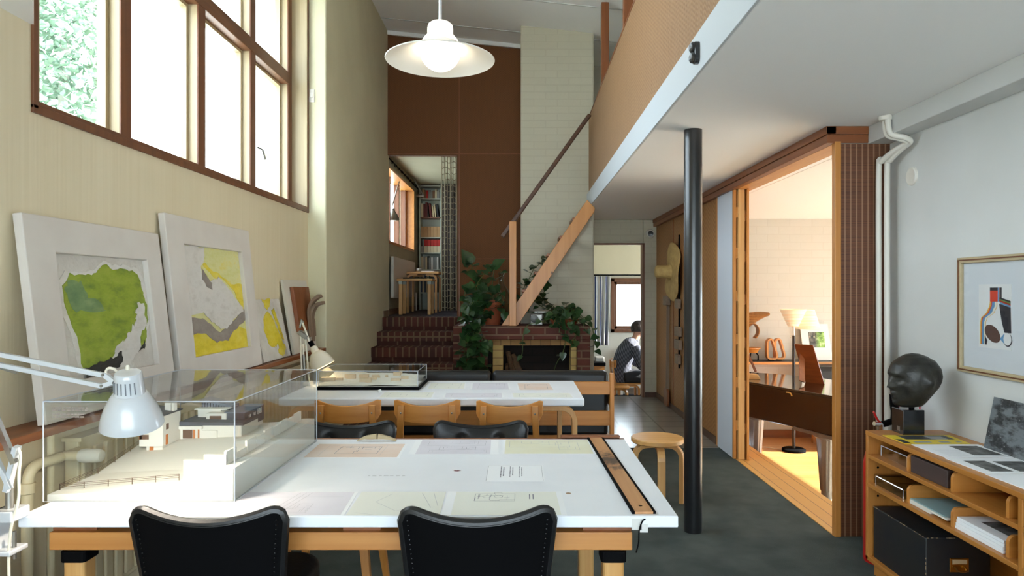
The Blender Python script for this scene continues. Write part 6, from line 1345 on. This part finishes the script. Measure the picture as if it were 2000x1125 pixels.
m.grid(hair, 40, 16); m.build('hair', HAIR, mn, smooth=True, solid=.008)
m = MB()
for s_ in (-1,1):
    c = V((1.803+.104*1.08, Ym+s_*.033, Zs+.80)); m.tube([c+V((0,.022*math.cos(a),.017*math.sin(a))) for a in [2*PI*i/16 for i in range(17)]], .0022, 5); m.tube([c+V((0,s_*.022,.004)), (1.803+.03,Ym+s_*.094,Zs+.812), (1.803-.01,Ym+s_*.093,Zs+.80)], .0022, 5)
m.build('glasses', plain('dark_red_frames', srgb(70,24,24), .4), mn)
# ------------------------------------------------------------------ tree outside the big window
tr_ = thing('garden_tree', 'bright leafy tree outside the first pane of the big window', 'tree', (-7.3,10.9,-.9))
MB().tube(smooth_path([(-7.3,10.9,-.9),(-7.25,10.9,1.5),(-7.3,10.85,3.6),(-7.25,10.9,5.6)]), [.14]*7+[.11]*6+[.07]*6, 10).build('trunk', plain('birch_bark', srgb(190,186,176), .8), tr_)
r = random.Random(21); m = MB(); 
for i in range(4600):
    while True:
        d = V((r.uniform(-1,1), r.uniform(-1,1), r.uniform(-1,1)))
        if d.length < 1: break
    p = V((-7.28,10.9,4.9))+V((d.x*.85, d.y*.85, d.z*2.4)); leaf(m, p, (r.uniform(-1,1), r.uniform(-1,1), r.uniform(-1,.4)), (r.uniform(-1,1),r.uniform(-1,1),1), r.uniform(.08,.14))
m.build('foliage', plain('sunlit_tree_leaf', srgb(146,168,148), .6, c2=srgb(128,154,134), ns=2), tr_)['kind'] = 'stuff'
# ------------------------------------------------------------------ light
wr = bpy.data.worlds.new('sky'); SC.world = wr; wr.use_nodes = True; bg = wr.node_tree.nodes['Background']
bg.inputs[0].default_value = (.76,.89,1.0,1); bg.inputs[1].default_value = 11.0
sun = bpy.data.lights.new('sun', 'SUN'); sun.energy = 35; sun.angle = math.radians(1.0); sun.color = (1,.97,.90)
so = bpy.data.objects.new('sun', sun); COL.objects.link(so); d = V((-.86,.02,-.50)); so.rotation_euler = d.to_track_quat('-Z','Y').to_euler(); so.location = (10,6,6)
def portal(name, c, u, v, sx, sy):       # daylight portal at a window: -Z points into the room
    l = bpy.data.lights.new(name, 'AREA'); l.shape = 'RECTANGLE'; l.size = sx; l.size_y = sy; l.cycles.is_portal = True
    o = bpy.data.objects.new(name, l); COL.objects.link(o); u, v = V(u), V(v); w = u.cross(v)
    o.matrix_world = MX.Translation(V(c)) @ MX((u, v, w)).transposed().to_4x4()
portal('daylight_studio', (-2.22,(WY0+WY1)/2,(WZ0+WZ1)/2), (0,1,0), (0,0,-1), WY1-WY0, WZ1-WZ0)
portal('daylight_living', (6.45,6.4,.69), (0,1,0), (0,0,1), 4.4, 1.62)
portal('daylight_dining', (2.17,12.15,1.2), (1,0,0), (0,0,1), 1.15, .95)
portal('daylight_dining_side', (3.52,10.75,1.2), (0,1,0), (0,0,1), 1.5, 1.6)
portal('daylight_library', (-2.03,(ly0+ly1)/2,(lz0+lz1)/2), (0,1,0), (0,0,-1), ly1-ly0, lz1-lz0)
portal('daylight_back', (.15,-2.44,1.24), (1,0,0), (0,0,-1), 3.9, 2.24)
def point(name, p, e, c, r):
    l = bpy.data.lights.new(name, 'POINT'); l.energy = e; l.color = c; l.shadow_soft_size = r
    o = bpy.data.objects.new(name, l); COL.objects.link(o); o.location = p; return o
SC.view_settings.view_transform = 'Standard'; SC.view_settings.look = 'None'; SC.view_settings.exposure = .06; SC.view_settings.gamma = 1
try: SC.view_settings.use_curve_mapping = False
except Exception: pass
cy = SC.cycles; cy.use_denoising = True; cy.max_bounces = 14; cy.diffuse_bounces = 10; cy.glossy_bounces = 4; cy.transparent_max_bounces = 24; cy.sample_clamp_indirect = 6; cy.caustics_reflective = False; cy.caustics_refractive = False
try: cy.denoiser = 'OPENIMAGEDENOISE'
except Exception: pass
